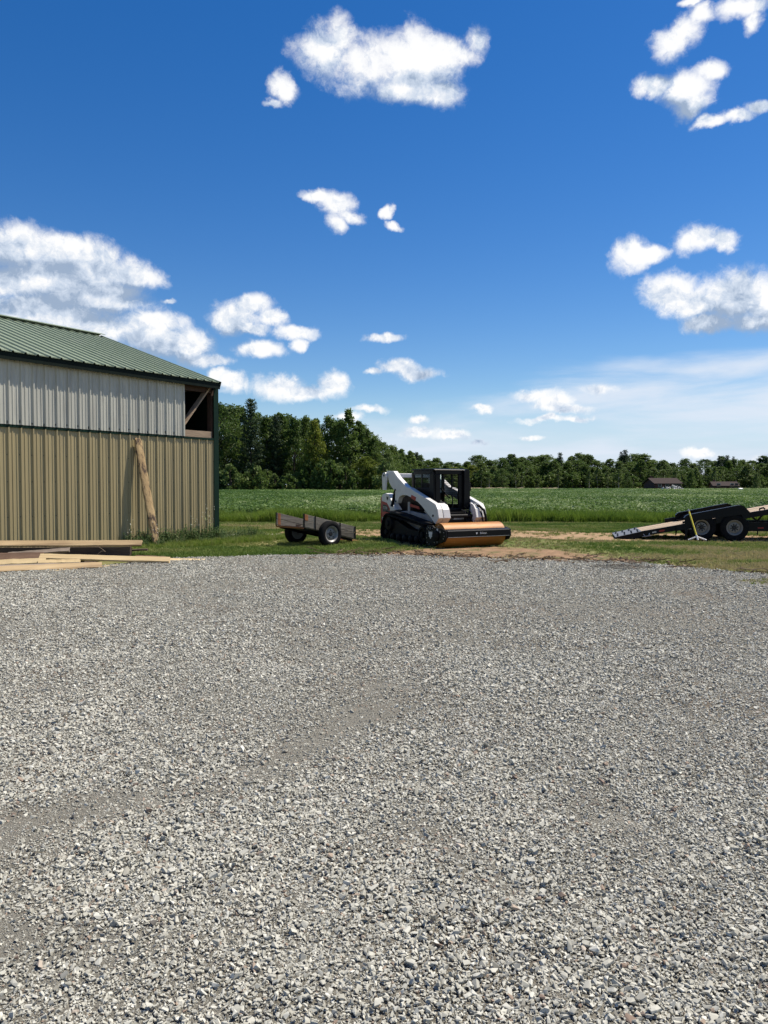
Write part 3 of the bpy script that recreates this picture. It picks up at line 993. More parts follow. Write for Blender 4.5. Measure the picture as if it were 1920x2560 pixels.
mb.prism([(-0.03, -0.17), (SL, -0.17), (SL, 0.060), (-0.03, 0.060)], lambda a, b: Vector((RT0 - 0.035, 0, 0)) + e2 + sl2 * a + sn2 * b, lambda a, b: Vector((RT0 - 0.003, 0, 0)) + e2 + sl2 * a + sn2 * b)
mb.build('rake_trim', M['green_trim'], barn)
# screw heads in rows across the roof ribs and the wall ribs
mb = MB()
for r_ in range(8):
    s = 0.25 + r_ * 0.78
    for k in range(0, 42):
        b = k * PITCH_RIB + 0.1 + 0.045
        if b < RT0 or b > T1: continue
        p = Vector((b, 0, 0)) + e0 + sl * s + sn * 0.036
        mb.box(p, (0.011, 0.014, 0.010))
o = mb.build('roof_screws', M['screw'], barn); o['kind'] = 'stuff'
mb = MB()
for z in (0.9, 1.72, 2.35):
    for k in range(0, 42):
        b = k * PITCH_RIB + 0.1
        mb.box((b + 0.04, 0.026, z), (0.014, 0.016, 0.018))
o = mb.build('wall_screws', M['dark_grey'], barn); o['kind'] = 'stuff'


def bw(t, off, z):      # barn local -> world
    return Vector((BX - SW * t + CW * off, BY - CW * t - SW * off, z))


# ================================================================== LEANING SLAB AND LUMBER
def wood_mat(name, c1, c2, c3=None, lo=0.55, hi=0.65, scale=10, bump=0.35):
    return mat(name, c1, c2, scale, 0.8, bump=bump, stretch=(0.10, 1, 1), c3=c3, c3scale=3.0, c3lo=lo, c3hi=hi, spec=0.2)


M['slab'] = mat("barky_slab", (0.44, 0.315, 0.16), (0.28, 0.185, 0.09), 7, 0.85, bump=0.7, stretch=(0.45, 1, 1), c3=(0.065, 0.042, 0.030), c3scale=9.0, c3lo=0.49, c3hi=0.60)
M['fresh'] = wood_mat("fresh_pine", (0.55, 0.43, 0.245), (0.45, 0.335, 0.18), c3=(0.31, 0.215, 0.12), lo=0.55, hi=0.75)
M['pine'] = wood_mat("weathered_pine", (0.50, 0.375, 0.215), (0.36, 0.255, 0.14), c3=(0.19, 0.125, 0.075), lo=0.50, hi=0.66)
M['grey_wood'] = wood_mat("grey_wood", (0.30, 0.245, 0.195), (0.175, 0.138, 0.108), c3=(0.10, 0.075, 0.055), lo=0.55, hi=0.7)
M['dark_wood'] = wood_mat("dark_timber", (0.105, 0.075, 0.055), (0.050, 0.036, 0.028), c3=(0.17, 0.13, 0.10), lo=0.6, hi=0.75)
M['red_wood'] = wood_mat("brown_board", (0.24, 0.15, 0.10), (0.13, 0.082, 0.058))


def board(name, p0, p1, width, thick, m, label, roll=0.0, cat='board', group=None, segs=14, warp=0.004, taper=None):
    """plank from p0 to p1; width lies across, thick is vertical when roll = 0"""
    p0 = Vector(p0); p1 = Vector(p1); d = p1 - p0; Ln = d.length; d.normalize()
    y = Vector((0, 0, 1)).cross(d).normalized(); z = d.cross(y)
    m3 = Matrix((d, y, z)).transposed() @ Matrix.Rotation(roll, 3, 'X')
    r = random.Random(name + label)
    mb = MB(); ring = []
    for i in range(segs + 1):
        t = i / segs; x = Ln * t
        wy = r.uniform(-warp, warp); wz = r.uniform(-warp, warp); sc = 1.0 if taper is None else taper(t)
        b = len(mb.v)
        hw, ht = width / 2 * sc, thick / 2
        c = min(0.006, ht * 0.4)
        for (a, q) in ((-hw + c, -ht), (hw - c, -ht), (hw, -ht + c), (hw, ht - c), (hw - c, ht), (-hw + c, ht), (-hw, ht - c), (-hw, -ht + c)):
            mb.v.append((x + (r.uniform(-0.01, 0.01) if i in (0, segs) else 0), a + wy, q + wz))
        ring.append(b)
    for a, b in zip(ring, ring[1:]):
        for k in range(8):
            mb.f.append((a + k, a + (k + 1) % 8, b + (k + 1) % 8, b + k))
    mb.f.append(tuple(ring[0] + k for k in range(8))); mb.f.append(tuple(ring[-1] + k for k in range(8)))
    me = mb.mesh(name)
    o = obj(name, me, m)
    o.matrix_world = Matrix.Translation(p0) @ m3.to_4x4()
    return tag(o, label, cat, group)


# slab of bark-edged wood leaning on the wall
def t_at(px, off):      # where along the wall a photo column falls
    k = (px - 960) / FPX
    return (BX + CW * off - k * (BY - SW * off)) / (SW - k * CW)


f_ = bw(t_at(391, 0.60), 0.60, -0.03); t_ = bw(t_at(345, 0.098), 0.098, 2.88)
def split_log(p0, p1):
    p0 = Vector(p0); p1 = Vector(p1); d = p1 - p0; Ln = d.length; d.normalize()
    nrm = Vector((CW, -SW, 0)); nrm = (nrm - d * nrm.dot(d)).normalized(); side = nrm.cross(d).normalized()
    m3 = Matrix((d, side, nrm)).transposed()
    r = random.Random(3); mb = MB(); rings = []; n = 34
    for i in range(n + 1):
        t = i / n; b = len(mb.v)
        hw = 0.122 * (0.86 + 0.14 * math.sin(min(t * 5, 1.57))) * (1 - 0.30 * max(0, t - 0.965) / 0.035) + r.uniform(-0.006, 0.006)
        bow = 0.012 * math.sin(t * 3.1) + r.uniform(-0.004, 0.004)
        for k in range(11):
            a = math.pi * k / 10
            mb.v.append((Ln * t + (r.uniform(-0.05, 0.03) if i == n else 0), hw * math.cos(a) + bow, 0.060 * math.sin(a) ** 0.5 * (1 + r.uniform(-0.05, 0.05))))
        rings.append(b)
    for a, b in zip(rings, rings[1:]):
        for k in range(11): mb.f.append((a + k, a + (k + 1) % 11, b + (k + 1) % 11, b + k))
    mb.f.append(tuple(rings[0] + k for k in range(11))); mb.f.append(tuple(rings[-1] + k for k in range(11)))
    o = obj('wood_slab', mb.mesh('wood_slab', 25), M['slab']); o.matrix_world = Matrix.Translation(p0) @ m3.to_4x4()
    return tag(o, "mottled bark-edged wood slab leaning against the tan barn wall", "slab")


split_log(f_, t_)


def lay(pa, da, pb, db): return at(*pa, da), at(*pb, db)


def bd(name, pa, da, pb, db, width, thick, m, label, **kw):
    a, b = lay(pa, da, pb, db)
    return board(name, a, b, width, thick, M[m], label, **kw)


G_L = 'boards in the heap by the barn wall'
bd('board', (-160, 1360), 16.9, (354, 1358), 17.1, 0.165, 0.045, 'pine', "long pale board lying highest on the heap by the barn wall", group=G_L, roll=R(42))
bd('timber', (-160, 1381), 16.95, (326, 1378), 17.15, 0.20, 0.19, 'dark_wood', "thick dark old timber under the topmost pale board", cat='timber', group=G_L)
bd('timber', (-160, 1402), 16.8, (318, 1398), 17.05, 0.24, 0.16, 'dark_wood', "lowest dark timber carrying the heap of boards", cat='timber', group=G_L)
bd('board', (250, 1377), 17.3, (369, 1374), 17.5, 0.14, 0.04, 'dark_wood', "short dark board end sticking out right behind the timbers", group=G_L)
bd('board', (20, 1386), 16.38, (174, 1374), 16.5, 0.11, 0.04, 'grey_wood', "short grey weathered board tilted on the front of the heap", roll=R(40), group=G_L)
bd('board', (-120, 1394), 16.1, (108, 1390), 16.25, 0.17, 0.05, 'red_wood', "brown board on the left of the heap behind the yellow planks", group=G_L, roll=R(55))
bd('board', (99, 1391), 15.72, (424, 1399.5), 16.0, 0.150, 0.042, 'fresh', "long fresh yellow plank slanting down onto the gravel at its right end", group=G_L, roll=R(36))
bd('board', (280, 1398.5), 15.98, (512, 1401), 16.75, 0.12, 0.040, 'fresh', "yellow plank poking out rightmost, its tip on the gravel", group=G_L, roll=R(14))
bd('board', (-120, 1412), 15.2, (114, 1402), 15.55, 0.15, 0.05, 'fresh', "short yellow plank end at the left of the heap, pale top", group=G_L, roll=R(38))
bd('board', (96, 1406), 15.45, (200, 1403.5), 15.6, 0.12, 0.05, 'fresh', "small yellow plank end between two longer yellow planks", group=G_L, roll=R(30))
bd('board', (-120, 1430), 14.25, (254, 1413), 15.15, 0.17, 0.05, 'pine', "brown-streaked board lying frontmost on the gravel", group=G_L, roll=R(33))
bd('board', (-120, 1421), 14.75, (215, 1411), 15.35, 0.16, 0.05, 'grey_wood', "grey board lying just behind the frontmost streaked board", group=G_L, roll=R(10))
bd('board', (125, 1428), 14.6, (292, 1413.5), 15.55, 0.10, 0.020, 'fresh', "thin pale strip of wood lying flat on the gravel", group=G_L)
bd('board', (340, 1389), 17.3, (415, 1392), 17.4, 0.07, 0.02, 'red_wood', "thin reddish batten lying by the foot of the weeds", group=G_L)
# dark sleepers that carry the heap
for k, (px_, d_) in enumerate(((40, 15.6), (205, 15.9))):
    a = at(px_, 1420, d_); a.z = 0.045
    b = a + Vector((0.1, 1.45, 0))
    board('sleeper', a, b, 0.10, 0.09, M['dark_wood'], ("left" if k == 0 else "right") + "-hand dark sleeper lying crosswise under the board heap", cat='timber', group=G_L)
# wire loops hanging on the heap
mb = MB()
c = at(243, 1370, 16.35); mb.tube([c + Vector((0.14 * math.sin(a * 0.9) + 0.02 * a, 0.0, -0.03 * a + 0.03 * math.cos(a * 2.0))) for a in np.linspace(0, 6, 24)], 0.004, 5)
tag(mb.build('wire', M['old_wood'], None), "thin twisted wire hanging over the dark timber", "wire")

# ---- weeds at the foot of the wall
M['weed'] = inst_mat("weed_leaf", [(0.0, (0.055, 0.105, 0.030)), (0.6, (0.105, 0.165, 0.055)), (1.0, (0.22, 0.24, 0.11))], rough=0.7, transl=0.35)
M['stem'] = mat("weed_stem", (0.17, 0.20, 0.08), (0.12, 0.15, 0.06), 10, 0.8)
M['petal'] = mat("petal", (0.75, 0.74, 0.66), (0.62, 0.60, 0.5), 10, 0.7)


def weed_mesh(k):
    r = random.Random(500 + k); mb = MB()
    for _ in range(5):
        a = r.uniform(0, 6.28); hh = r.uniform(0.18, 0.42); lx, ly = r.gauss(0, 0.07), r.gauss(0, 0.07)
        bx, by = 0.07 * math.cos(a), 0.07 * math.sin(a)
        mb.tube([(bx, by, 0), (bx + lx * 0.4, by + ly * 0.4, hh * 0.5), (bx + lx, by + ly, hh)], [0.005, 0.004, 0.003], 3, False)
        for i in range(12):
            t = r.uniform(0.1, 1); c = Vector((bx + lx * t, by + ly * t, hh * t))
            d = Vector((r.gauss(0, 1), r.gauss(0, 1), r.uniform(-0.1, 0.9))).normalized(); s = r.uniform(0.035, 0.075)
            u = d.cross(Vector((0, 0, 1))).normalized() * s * 0.22
            mb.quad(c, c + d * s * 0.5 + u, c + d * s, c + d * s * 0.5 - u)
    return mb.mesh(f"weed_{k}", recalc=False)


def make_weeds():
    n = 420
    t = rng.uniform(-1.6, 3.5, n); off = np.abs(rng.normal(0, 0.42, n)) + 0.08 + np.clip(t - 2.2, 0, 2) * 0.05
    off = np.where(t < 0.1, rng.uniform(-0.5, 0.9, n), off)
    p = np.array([bw(a, b, -0.01) for a, b in zip(t, off)])
    s = rng.uniform(0.55, 1.2, n) * np.where(off < 0.5, 1.1, 0.7) * np.where(t < 0.1, 0.75, 1)
    scatter('wall_weeds', p, np.stack([rng.normal(0, .1, n), rng.normal(0, .1, n), rng.uniform(0, 6.28, n)], 1), np.stack([s, s, s], 1),
            rng.randint(0, 5, n), np.clip(rng.normal(0.5, 0.25, n), 0, 1), [(weed_mesh(k), M['weed']) for k in range(5)],
            "tangle of green weeds along the foot of the barn wall", "weeds")
    n = 1700
    t = rng.uniform(-2.0, 4.0, n); off = rng.uniform(0.05, 1.7, n)
    p = np.array([bw(a, b, -0.01) for a, b in zip(t, off)])
    keep = p[:, 1] > edge(p[:, 0]) - 0.05
    p = p[keep]; n = len(p)
    s = rng.uniform(0.2, 0.55, n)
    scatter('wall_grass', p, np.stack([rng.normal(0, .15, n), rng.normal(0, .15, n), rng.uniform(0, 6.28, n)], 1), np.stack([s * .7, s * .7, s * .7], 1),
            rng.randint(0, 5, n), np.clip(rng.normal(0.65, 0.25, n), 0, 1), tprotos, "uncut grass growing along the barn wall", "grass")


make_weeds()


def flower_weed(t, off, h, seed, label):
    root = thing('flowering_weed', label, 'weed', bw(t, off, 0), 0, 'tall flowering weeds by the barn wall')
    r = random.Random(seed)
    stem = MB(); leaves = MB(); heads = []
    top = Vector((r.gauss(0, 0.05), r.gauss(0, 0.05), h))
    stem.tube([(0, 0, -0.02), top * 0.5 + Vector((0.01, 0, 0)), top], [0.007, 0.005, 0.003], 4)
    for k in range(7):
        a = r.uniform(0, 6.28); s0 = r.uniform(0.45, 0.95)
        b = top * s0; e = b + Vector((math.cos(a) * 0.12, math.sin(a) * 0.12, r.uniform(0.06, 0.18)))
        stem.tube([b, (b + e) / 2 + Vector((0, 0, 0.01)), e], [0.003, 0.0025, 0.002], 3)
        heads.append(e)
    for k in range(14):
        s0 = r.uniform(0.08, 0.8); b = top * s0; a = r.uniform(0, 6.28)
        d = Vector((math.cos(a), math.sin(a), 0.5)).normalized(); s = r.uniform(0.06, 0.11); u = d.cross(Vector((0, 0, 1))).normalized() * s * 0.16
        leaves.quad(b, b + d * s * 0.5 + u, b + d * s, b + d * s * 0.5 - u)
    stem.build('stem', M['stem'], root)
    leaves.build('leaves', M['stem'], root, recalc=False)
    for e in heads:
        mb = MB(); mb.lathe([(0.002, -0.004), (0.014, 0.0), (0.012, 0.005), (0.003, 0.008)], e, (r.gauss(0, 0.3), r.gauss(0, 0.3), 1), 7)
        mb.build('flower_head', M['petal'], root)


flower_weed(0.62, 0.30, 1.05, 1, "tallest white-flowered weed standing near the barn corner trim")
flower_weed(0.85, 0.36, 0.95, 2, "thin white-flowered weed just left of the tallest one")
flower_weed(1.15, 0.30, 0.72, 3, "shorter flowering weed right of the leaning slab, in mid wall")
flower_weed(3.45, 0.40, 0.62, 4, "small pale-flowered weed left of the leaning slab's foot")
flower_weed(2.75, 0.55, 0.55, 5, "bushy flowering weed just right of the leaning slab's foot")

# ================================================================== MACHINE MATERIALS
M['white_paint'] = mat("white_paint", (0.72, 0.71, 0.69), (0.64, 0.63, 0.60), 4, 0.32, spec=0.5, c3=(0.50, 0.46, 0.40), c3scale=2.5, c3lo=0.56, c3hi=0.85)
M['grey_paint'] = mat("grey_paint", (0.36, 0.36, 0.37), (0.30, 0.30, 0.31), 4, 0.4, spec=0.45, c3=(0.26, 0.235, 0.20), c3scale=3, c3lo=0.5, c3hi=0.8)
M['black_paint'] = mat("black_paint", (0.006, 0.0065, 0.008), (0.004, 0.0042, 0.005), 5, 0.42, spec=0.18)
M['black_satin'] = mat("black_satin", (0.009, 0.0095, 0.011), (0.005, 0.005, 0.006), 6, 0.6, spec=0.15)
M['rubber'] = mat("rubber", (0.012, 0.012, 0.013), (0.007, 0.007, 0.0075), 12, 0.85, bump=0.2, spec=0.12, c3=(0.028, 0.026, 0.023), c3scale=6, c3lo=0.58, c3hi=0.8)
M['red_decal'] = mat("red_decal", (0.42, 0.030, 0.024), (0.34, 0.024, 0.020), 3, 0.4)
M['dark_decal'] = mat("dark_decal", (0.022, 0.022, 0.024), None, 3, 0.4)
M['rust_drum'] = mat("rusty_steel", (0.40, 0.168, 0.024), (0.25, 0.092, 0.014), 5.0, 0.55, metal=0.1, bump=0.08, bscale=30, stretch=(1, 0.35, 1), spec=0.5,
                     c3=(0.50, 0.30, 0.15), c3scale=3.6, c3lo=0.60, c3hi=0.67)
M['steel'] = mat("bare_steel", (0.46, 0.46, 0.46), (0.34, 0.34, 0.34), 8, 0.38, metal=0.7)
M['silver'] = mat("silver_rim", (0.30, 0.30, 0.29), (0.20, 0.195, 0.185), 6, 0.5, metal=0.35, c3=(0.20, 0.15, 0.11), c3scale=5, c3lo=0.56, c3hi=0.75)
M['cream_rim'] = mat("pale_rim", (0.26, 0.245, 0.215), (0.21, 0.20, 0.175), 5, 0.45, spec=0.4, c3=(0.22, 0.20, 0.17), c3scale=4, c3lo=0.56, c3hi=0.8)
M['white_mark'] = mat("white_marking", (0.72, 0.72, 0.70), None, 4, 0.5)
M['seat'] = mat("seat_vinyl", (0.022, 0.022, 0.024), None, 4, 0.7)
M['red_lens'] = mat("red_lens", (0.30, 0.016, 0.014), None, 4, 0.3)


def glass_mat():
    m = bpy.data.materials.new("tinted_glass"); m.use_nodes = True
    nt = m.node_tree; N, L = nt.nodes.new, nt.links.new
    out = nt.nodes['Material Output']; nt.nodes.remove(nt.nodes['Principled BSDF'])
    t = N('ShaderNodeBsdfTransparent'); t.inputs[0].default_value = (0.62, 0.70, 0.70, 1)
    g_ = N('ShaderNodeBsdfGlossy'); g_.inputs['Roughness'].default_value = 0.03
    fr = N('ShaderNodeFresnel'); fr.inputs[0].default_value = 1.45
    mx = N('ShaderNodeMixShader'); L(fr.outputs[0], mx.inputs[0]); L(t.outputs[0], mx.inputs[1]); L(g_.outputs[0], mx.inputs[2])
    L(mx.outputs[0], out.inputs[0])
    return m


M['glass'] = glass_mat()


def text_mesh(s, size, extrude=0.002):
    cu = bpy.data.curves.new("lettering", 'FONT'); cu.body = s; cu.size = size; cu.extrude = extrude
    cu.align_x = 'CENTER'; cu.align_y = 'CENTER'; cu.resolution_u = 2
    ob = bpy.data.objects.new("lettering", cu); COL.objects.link(ob)
    dg = bpy.context.evaluated_depsgraph_get(); dg.update()
    me = bpy.data.meshes.new_from_object(ob.evaluated_get(dg))
    bpy.data.objects.remove(ob, do_unlink=True); bpy.data.curves.remove(cu)
    me.materials.clear()
    return me


def lettering(s, size, m, parent, loc, rot):
    o = obj('lettering', text_mesh(s, size), m, parent)
    o.location = loc; o.rotation_euler = rot
    return o


# cat-head emblem outline, unit high
CAT = [(-0.42, 0.50), (-0.30, 0.28), (-0.10, 0.34), (0.10, 0.34), (0.30, 0.28), (0.42, 0.50), (0.44, 0.10), (0.34, -0.08), (0.40, -0.26), (0.18, -0.30),
       (0.10, -0.50), (-0.10, -0.50), (-0.18, -0.30), (-0.40, -0.26), (-0.34, -0.08), (-0.44, 0.10)]


def hull(pts):
    pts = sorted(set(pts))
    def half(ps):
        h = []
        for p in ps:
            while len(h) > 1 and (h[-1][0] - h[-2][0]) * (p[1] - h[-2][1]) - (h[-1][1] - h[-2][1]) * (p[0] - h[-2][0]) <= 0: h.pop()
            h.append(p)
        return h
    a = half(pts); b = half(pts[::-1])
    return a[:-1] + b[:-1]


def circ(cx, cz, r, n=24): return [(cx + r * math.cos(2 * math.pi * k / n), cz + r * math.sin(2 * math.pi * k / n)) for k in range(n)]


def resample(poly, step):
    out = []; n = len(poly); carry = 0.0
    for i in range(n):
        a = Vector(poly[i]); b = Vector(poly[(i + 1) % n]); L_ = (b - a).length; d = (b - a) / L_
        s = carry
        while s < L_:
            out.append((a + d * s, d)); s += step
        carry = s - L_
    return out


# ================================================================== TRACK LOADER
LO = Vector((1.36, 22.2, 0.0)); LRZ = math.atan2(-0.875, 0.485)
ldr = thing('track_loader', "white compact track loader with black cab and rubber tracks standing on the grass", "loader", LO, LRZ)


def make_track(s):
    yo, yi = s * 1.0, s * 0.56
    sp, ri, fi = (-0.86, 0.53, 0.27), (-0.98, 0.27, 0.26), (1.02, 0.29, 0.28)
    outer = hull([(round(x, 5), round(z, 5)) for c in (sp, ri, fi) for x, z in circ(*c, 36)])
    cen = Vector((0.0, 0.35))
    inner = hull([(round(x, 5), round(z, 5)) for c in (sp, ri, fi) for x, z in circ(c[0], c[1], c[2] - 0.035, 36)])
    tr = MB()
    # belt as a ring: outer and inner outlines resampled to the same count
    n = 96
    def even(poly):
        rs = resample(poly, 1e9); per = sum((Vector(poly[i]) - Vector(poly[(i + 1) % len(poly)])).length for i in range(len(poly)))
        return [p for p, d in resample(poly, per / n)][:n]
    # start both at the same angle
    def rot0(ps):
        k = max(range(len(ps)), key=lambda i: ps[i].x); return ps[k:] + ps[:k]
    po, pi_ = rot0(even(outer)), rot0(even(inner)); n2 = min(len(po), len(pi_))
    for (pp, y) in ((po, yo), (po, yi), (pi_, yo), (pi_, yi)):
        tr.v += [(p.x, y, p.y) for p in pp[:n2]]
    for k in range(n2):
        j = (k + 1) % n2
        tr.f += [(k, j, n2 + j, n2 + k), (2 * n2 + k, 3 * n2 + k, 3 * n2 + j, 2 * n2 + j), (k, 2 * n2 + k, 2 * n2 + j, j), (n2 + k, n2 + j, 3 * n2 + j, 3 * n2 + k)]
    belt = tr.build('track_belt', M['rubber'], ldr, smooth=40)
    lug = MB()
    for p, d in resample(outer, 0.085):
        nrm = Vector((d.y, -d.x)); c = p + nrm * 0.010
        if c.y < 0.012 and abs(d.y) < 0.1: c = p - nrm * 0.0 + Vector((0, 0.004))
        m3 = Matrix(((d.x, 0, nrm.x), (0, 1, 0), (d.y, 0, nrm.y)))
        lug.box((c.x, (yo + yi) / 2 + s * 0.09, c.y), (0.034, 0.22, 0.026), m3)
        lug.box((c.x + d.x * 0.042, (yo + yi) / 2 - s * 0.09, c.y + d.y * 0.042), (0.034, 0.20, 0.026), m3)
    lg = lug.build('tread_lugs', M['rubber'], belt); lg['kind'] = 'stuff'
    ym = s * 0.80
    fr = MB().xz([(-0.95, 0.20), (1.0, 0.20), (1.0, 0.34), (0.2, 0.42), (-0.45, 0.62), (-0.75, 0.62), (-0.95, 0.40)], s * 0.66, s * 0.88)
    fr.build('track_frame', M['black_satin'], ldr, bevel=0.01)
    MB().lathe([(0.05, -0.10), (0.20, -0.09), (0.23, -0.03), (0.23, 0.03), (0.20, 0.09), (0.10, 0.10), (0.08, 0.14), (0.03, 0.14)], (-0.86, ym + s * 0.06, 0.53), (0, s, 0), 22).build('drive_sprocket', M['black_satin'], ldr, smooth=35)
    for (cx, cz, r) in ((-0.98, 0.27, 0.215), (1.02, 0.29, 0.235)):
        MB().lathe([(0.04, -0.10), (r, -0.10), (r, 0.08), (r - 0.05, 0.09), (r - 0.06, 0.05), (0.08, 0.05), (0.07, 0.12), (0.02, 0.12)], (cx, ym + s * 0.05, cz), (0, s, 0), 22).build('idler_wheel', M['black_satin'], ldr, smooth=35)
    for cx in (-0.62, -0.28, 0.06, 0.40, 0.72):
        MB().lathe([(0.03, -0.10), (0.10, -0.10), (0.10, 0.10), (0.07, 0.11), (0.02, 0.13)], (cx, ym + s * 0.05, 0.145), (0, s, 0), 16).build('track_roller', M['black_satin'], ldr, smooth=35)
    # mudguard skin that covers the upper run of the track
    gu = MB().xz([(-0.92, 0.86), (-0.30, 0.80), (0.62, 0.66), (1.20, 0.57), (1.20, 0.595), (0.62, 0.69), (-0.30, 0.835), (-0.92, 0.895)], s * 0.58, s * 0.99)
    gu.build('track_guard', M['black_satin'], ldr)


for s in (-1, 1): make_track(s)

# chassis
mb = MB().b2(-1.25, 1.22, -0.55, 0.55, 0.24, 0.62)
mb.build('chassis', M['black_satin'], ldr, bevel=0.02)
for s in (-1, 1):
    y0, y1 = s * 0.50, s * 0.60
    MB().xz([(-1.05, 0.86), (-0.28, 0.90), (-0.07, 0.885), (0.71, 0.82), (1.36, 0.75), (1.36, 0.36), (-1.05, 0.36)], y0, y1).build('side_panel', M['grey_paint'], ldr, bevel=0.01)
    MB().b2(-0.26, -0.16, s * 0.606, s * 0.63, 0.76, 1.16).build('side_post', M['grey_paint'], ldr)
    MB().xz([(-0.25, 1.12), (0.32, 1.04), (0.36, 0.96), (-0.25, 1.04)], s * 0.60, s * 0.615).build('red_bar', M['red_decal'], ldr)
    MB().xz([(0.62, 0.92), (0.78, 0.80), (0.98, 0.62), (1.06, 0.66), (0.90, 0.84), (0.74, 0.98)], s * 0.605, s * 0.625).build('arm_stop', M['grey_paint'], ldr)
    # rear corner: tall white body side with red and dark decal
    MB().xz([(-1.68, 0.56), (-1.70, 1.28), (-1.62, 1.36), (-1.42, 1.40), (-1.24, 1.35), (-1.02, 1.08), (-0.82, 0.92), (-0.94, 0.88), (-1.17, 0.80), (-1.35, 0.56)], s * 0.48, s * 0.70).build('rear_body', M['white_paint'], ldr, bevel=0.015)
    MB().xz([(-1.665, 1.16), (-1.36, 1.11), (-1.18, 0.94), (-1.18, 0.83), (-1.30, 0.68), (-1.665, 0.68)], s * 0.701, s * 0.704).build('red_decal', M['red_decal'], ldr)
    dk = MB().xz([(-1.62, 1.06), (-1.38, 1.05), (-1.24, 0.94), (-1.26, 0.84), (-1.62, 0.84)], s * 0.705, s * 0.708).build('model_plate', M['dark_decal'], ldr)
    lettering("T770", 0.115, M['white_mark'], dk, (-1.45, s * 0.711, 0.95), (R(90), 0, 0 if s < 0 else math.pi))
    MB().xz([(-1.33 + 0.13 * a, 1.25 + 0.13 * b) for a, b in CAT], s * 0.701, s * 0.704).build('emblem', M['dark_decal'], ldr)
    MB().b2(-1.745, -1.705, s * 0.20, s * 0.70, 0.48, 1.28).build('red_edge', M['red_decal'], ldr)
# rear door, bumper, hood
MB().b2(-1.69, -1.40, -0.475, 0.475, 0.50, 1.30).build('tailgate', M['black_satin'], ldr, bevel=0.02)
MB().b2(-1.78, -1.70, -0.62, 0.62, 0.42, 0.50).build('rear_bumper', M['black_paint'], ldr)
MB().xz([(-1.66, 1.30), (-1.30, 1.46), (-0.40, 1.40), (-0.24, 1.20), (-0.24, 0.62), (-1.40, 0.62)], -0.46, 0.46).build('engine_hood', M['black_satin'], ldr, bevel=0.02)
for k in range(6):
    MB().box((-0.62 - 0.12 * k, -0.463, 1.22), (0.06, 0.006, 0.18)).build('louver', M['black_paint'], ldr)

# lift arms
ARM = [(-1.40, 1.88), (-1.33, 2.00), (-1.18, 2.06), (-0.82, 2.05), (-0.56, 1.86), (-0.16, 1.64), (-0.04, 1.585), (0.12, 1.56), (1.30, 1.18), (1.45, 1.13), (1.55, 1.00), (1.62, 0.76),
       (1.44, 0.60), (1.26, 0.73), (1.00, 0.90), (0.76, 1.06), (0.55, 1.17), (0.16, 1.30), (-0.04, 1.35), (-0.30, 1.35), (-0.48, 1.29), (-0.60, 1.12), (-0.72, 1.11),
       (-0.72, 1.46), (-0.92, 1.58), (-1.08, 1.72), (-1.14, 1.86)]
for s in (-1, 1):
    arm = MB().xz(ARM, s * 0.64, s * 0.79).build('lift_arm', M['white_paint'], ldr, bevel=0.012)
    MB().xz([(-1.42, 1.90), (-1.36, 2.00), (-1.22, 2.02), (-1.14, 1.92), (-1.20, 1.49), (-1.38, 1.49)], s * 0.795, s * 0.845).build('rear_link', M['white_paint'], ldr, bevel=0.01)
    MB().xz([(0.22, 1.37), (0.47, 1.30), (0.42, 1.20), (0.18, 1.28)], s * 0.790, s * 0.795).build('red_reflector', M['red_decal'], ldr)
    MB().tube([(-1.05, s * 0.70, 1.02), (-0.86, s * 0.70, 1.44), (-0.70, s * 0.70, 1.78)], 0.05, 10).build('lift_cylinder', M['black_satin'], ldr)
    MB().tube([(-0.90, s * 0.70, 1.36), (-0.72, s * 0.70, 1.74)], 0.026, 8).build('cylinder_rod', M['steel'], ldr)
    for (px_, pz_) in ((-1.28, 1.93), (-0.70, 1.50), (1.34, 0.82), (-0.66, 1.17)):
        MB().lathe([(0.032, 0), (0.032, 0.012), (0.015, 0.016)], (px_, s * (0.846 if px_ < -1.2 else 0.79), pz_), (0, s, 0), 12).build('pivot_pin', M['black_satin'], ldr)
    # front knee of the arm, angled plate
    MB().prism([(1.30, 1.16), (1.45, 1.11), (1.55, 0.99), (1.62, 0.76), (1.44, 0.61)], lambda a, b: (a, s * 0.62, b), lambda a, b: (a + 0.03, s * 0.42, b)).build('arm_knee', M['white_paint'], ldr, bevel=0.01)
MB().b2(-1.30, -1.12, -0.63, 0.63, 1.86, 1.99).build('arm_crossmember', M['white_paint'], ldr, bevel=0.02)
MB().tube([(1.42, -0.62, 0.80), (1.42, 0.62, 0.80)], 0.05, 12).build('front_crossmember', M['black_satin'], ldr)

# cab
X0, X1, Y0, Y1 = -0.22, 0.95, -0.52, 0.54
side_out = [(-0.22, 1.56), (-0.20, 2.00), (-0.12, 2.06), (0.88, 2.06), (0.95, 2.00), (0.97, 0.95), (0.30, 0.95), (-0.22, 1.20)]
cab = MB()
for (yy, ys) in ((Y0, 1), (Y1, -1)):
    ya, yb = yy, yy + ys * 0.05
    cab.xz([(-0.22, 1.20), (-0.24, 2.00), (-0.13, 2.00), (-0.11, 1.56), (-0.11, 1.10)], ya, yb)        # rear pillar
    cab.xz([(0.72, 0.95), (0.72, 2.0), (0.93, 2.0), (0.97, 0.95)], ya, yb)                             # front pillar
    cab.xz([(-0.13, 1.94), (-0.13, 2.05), (0.90, 2.05), (0.90, 1.94)], ya, yb)                         # top rail
    if ys > 0: cab.xz([(-0.13, 1.06), (-0.13, 1.56), (0.74, 1.56), (0.74, 0.95), (0.25, 0.95)], ya, yb)           # lower side
    else: cab.xz([(-0.13, 1.00), (-0.13, 1.10), (0.74, 1.10), (0.74, 0.95), (0.25, 0.95)], ya, yb)
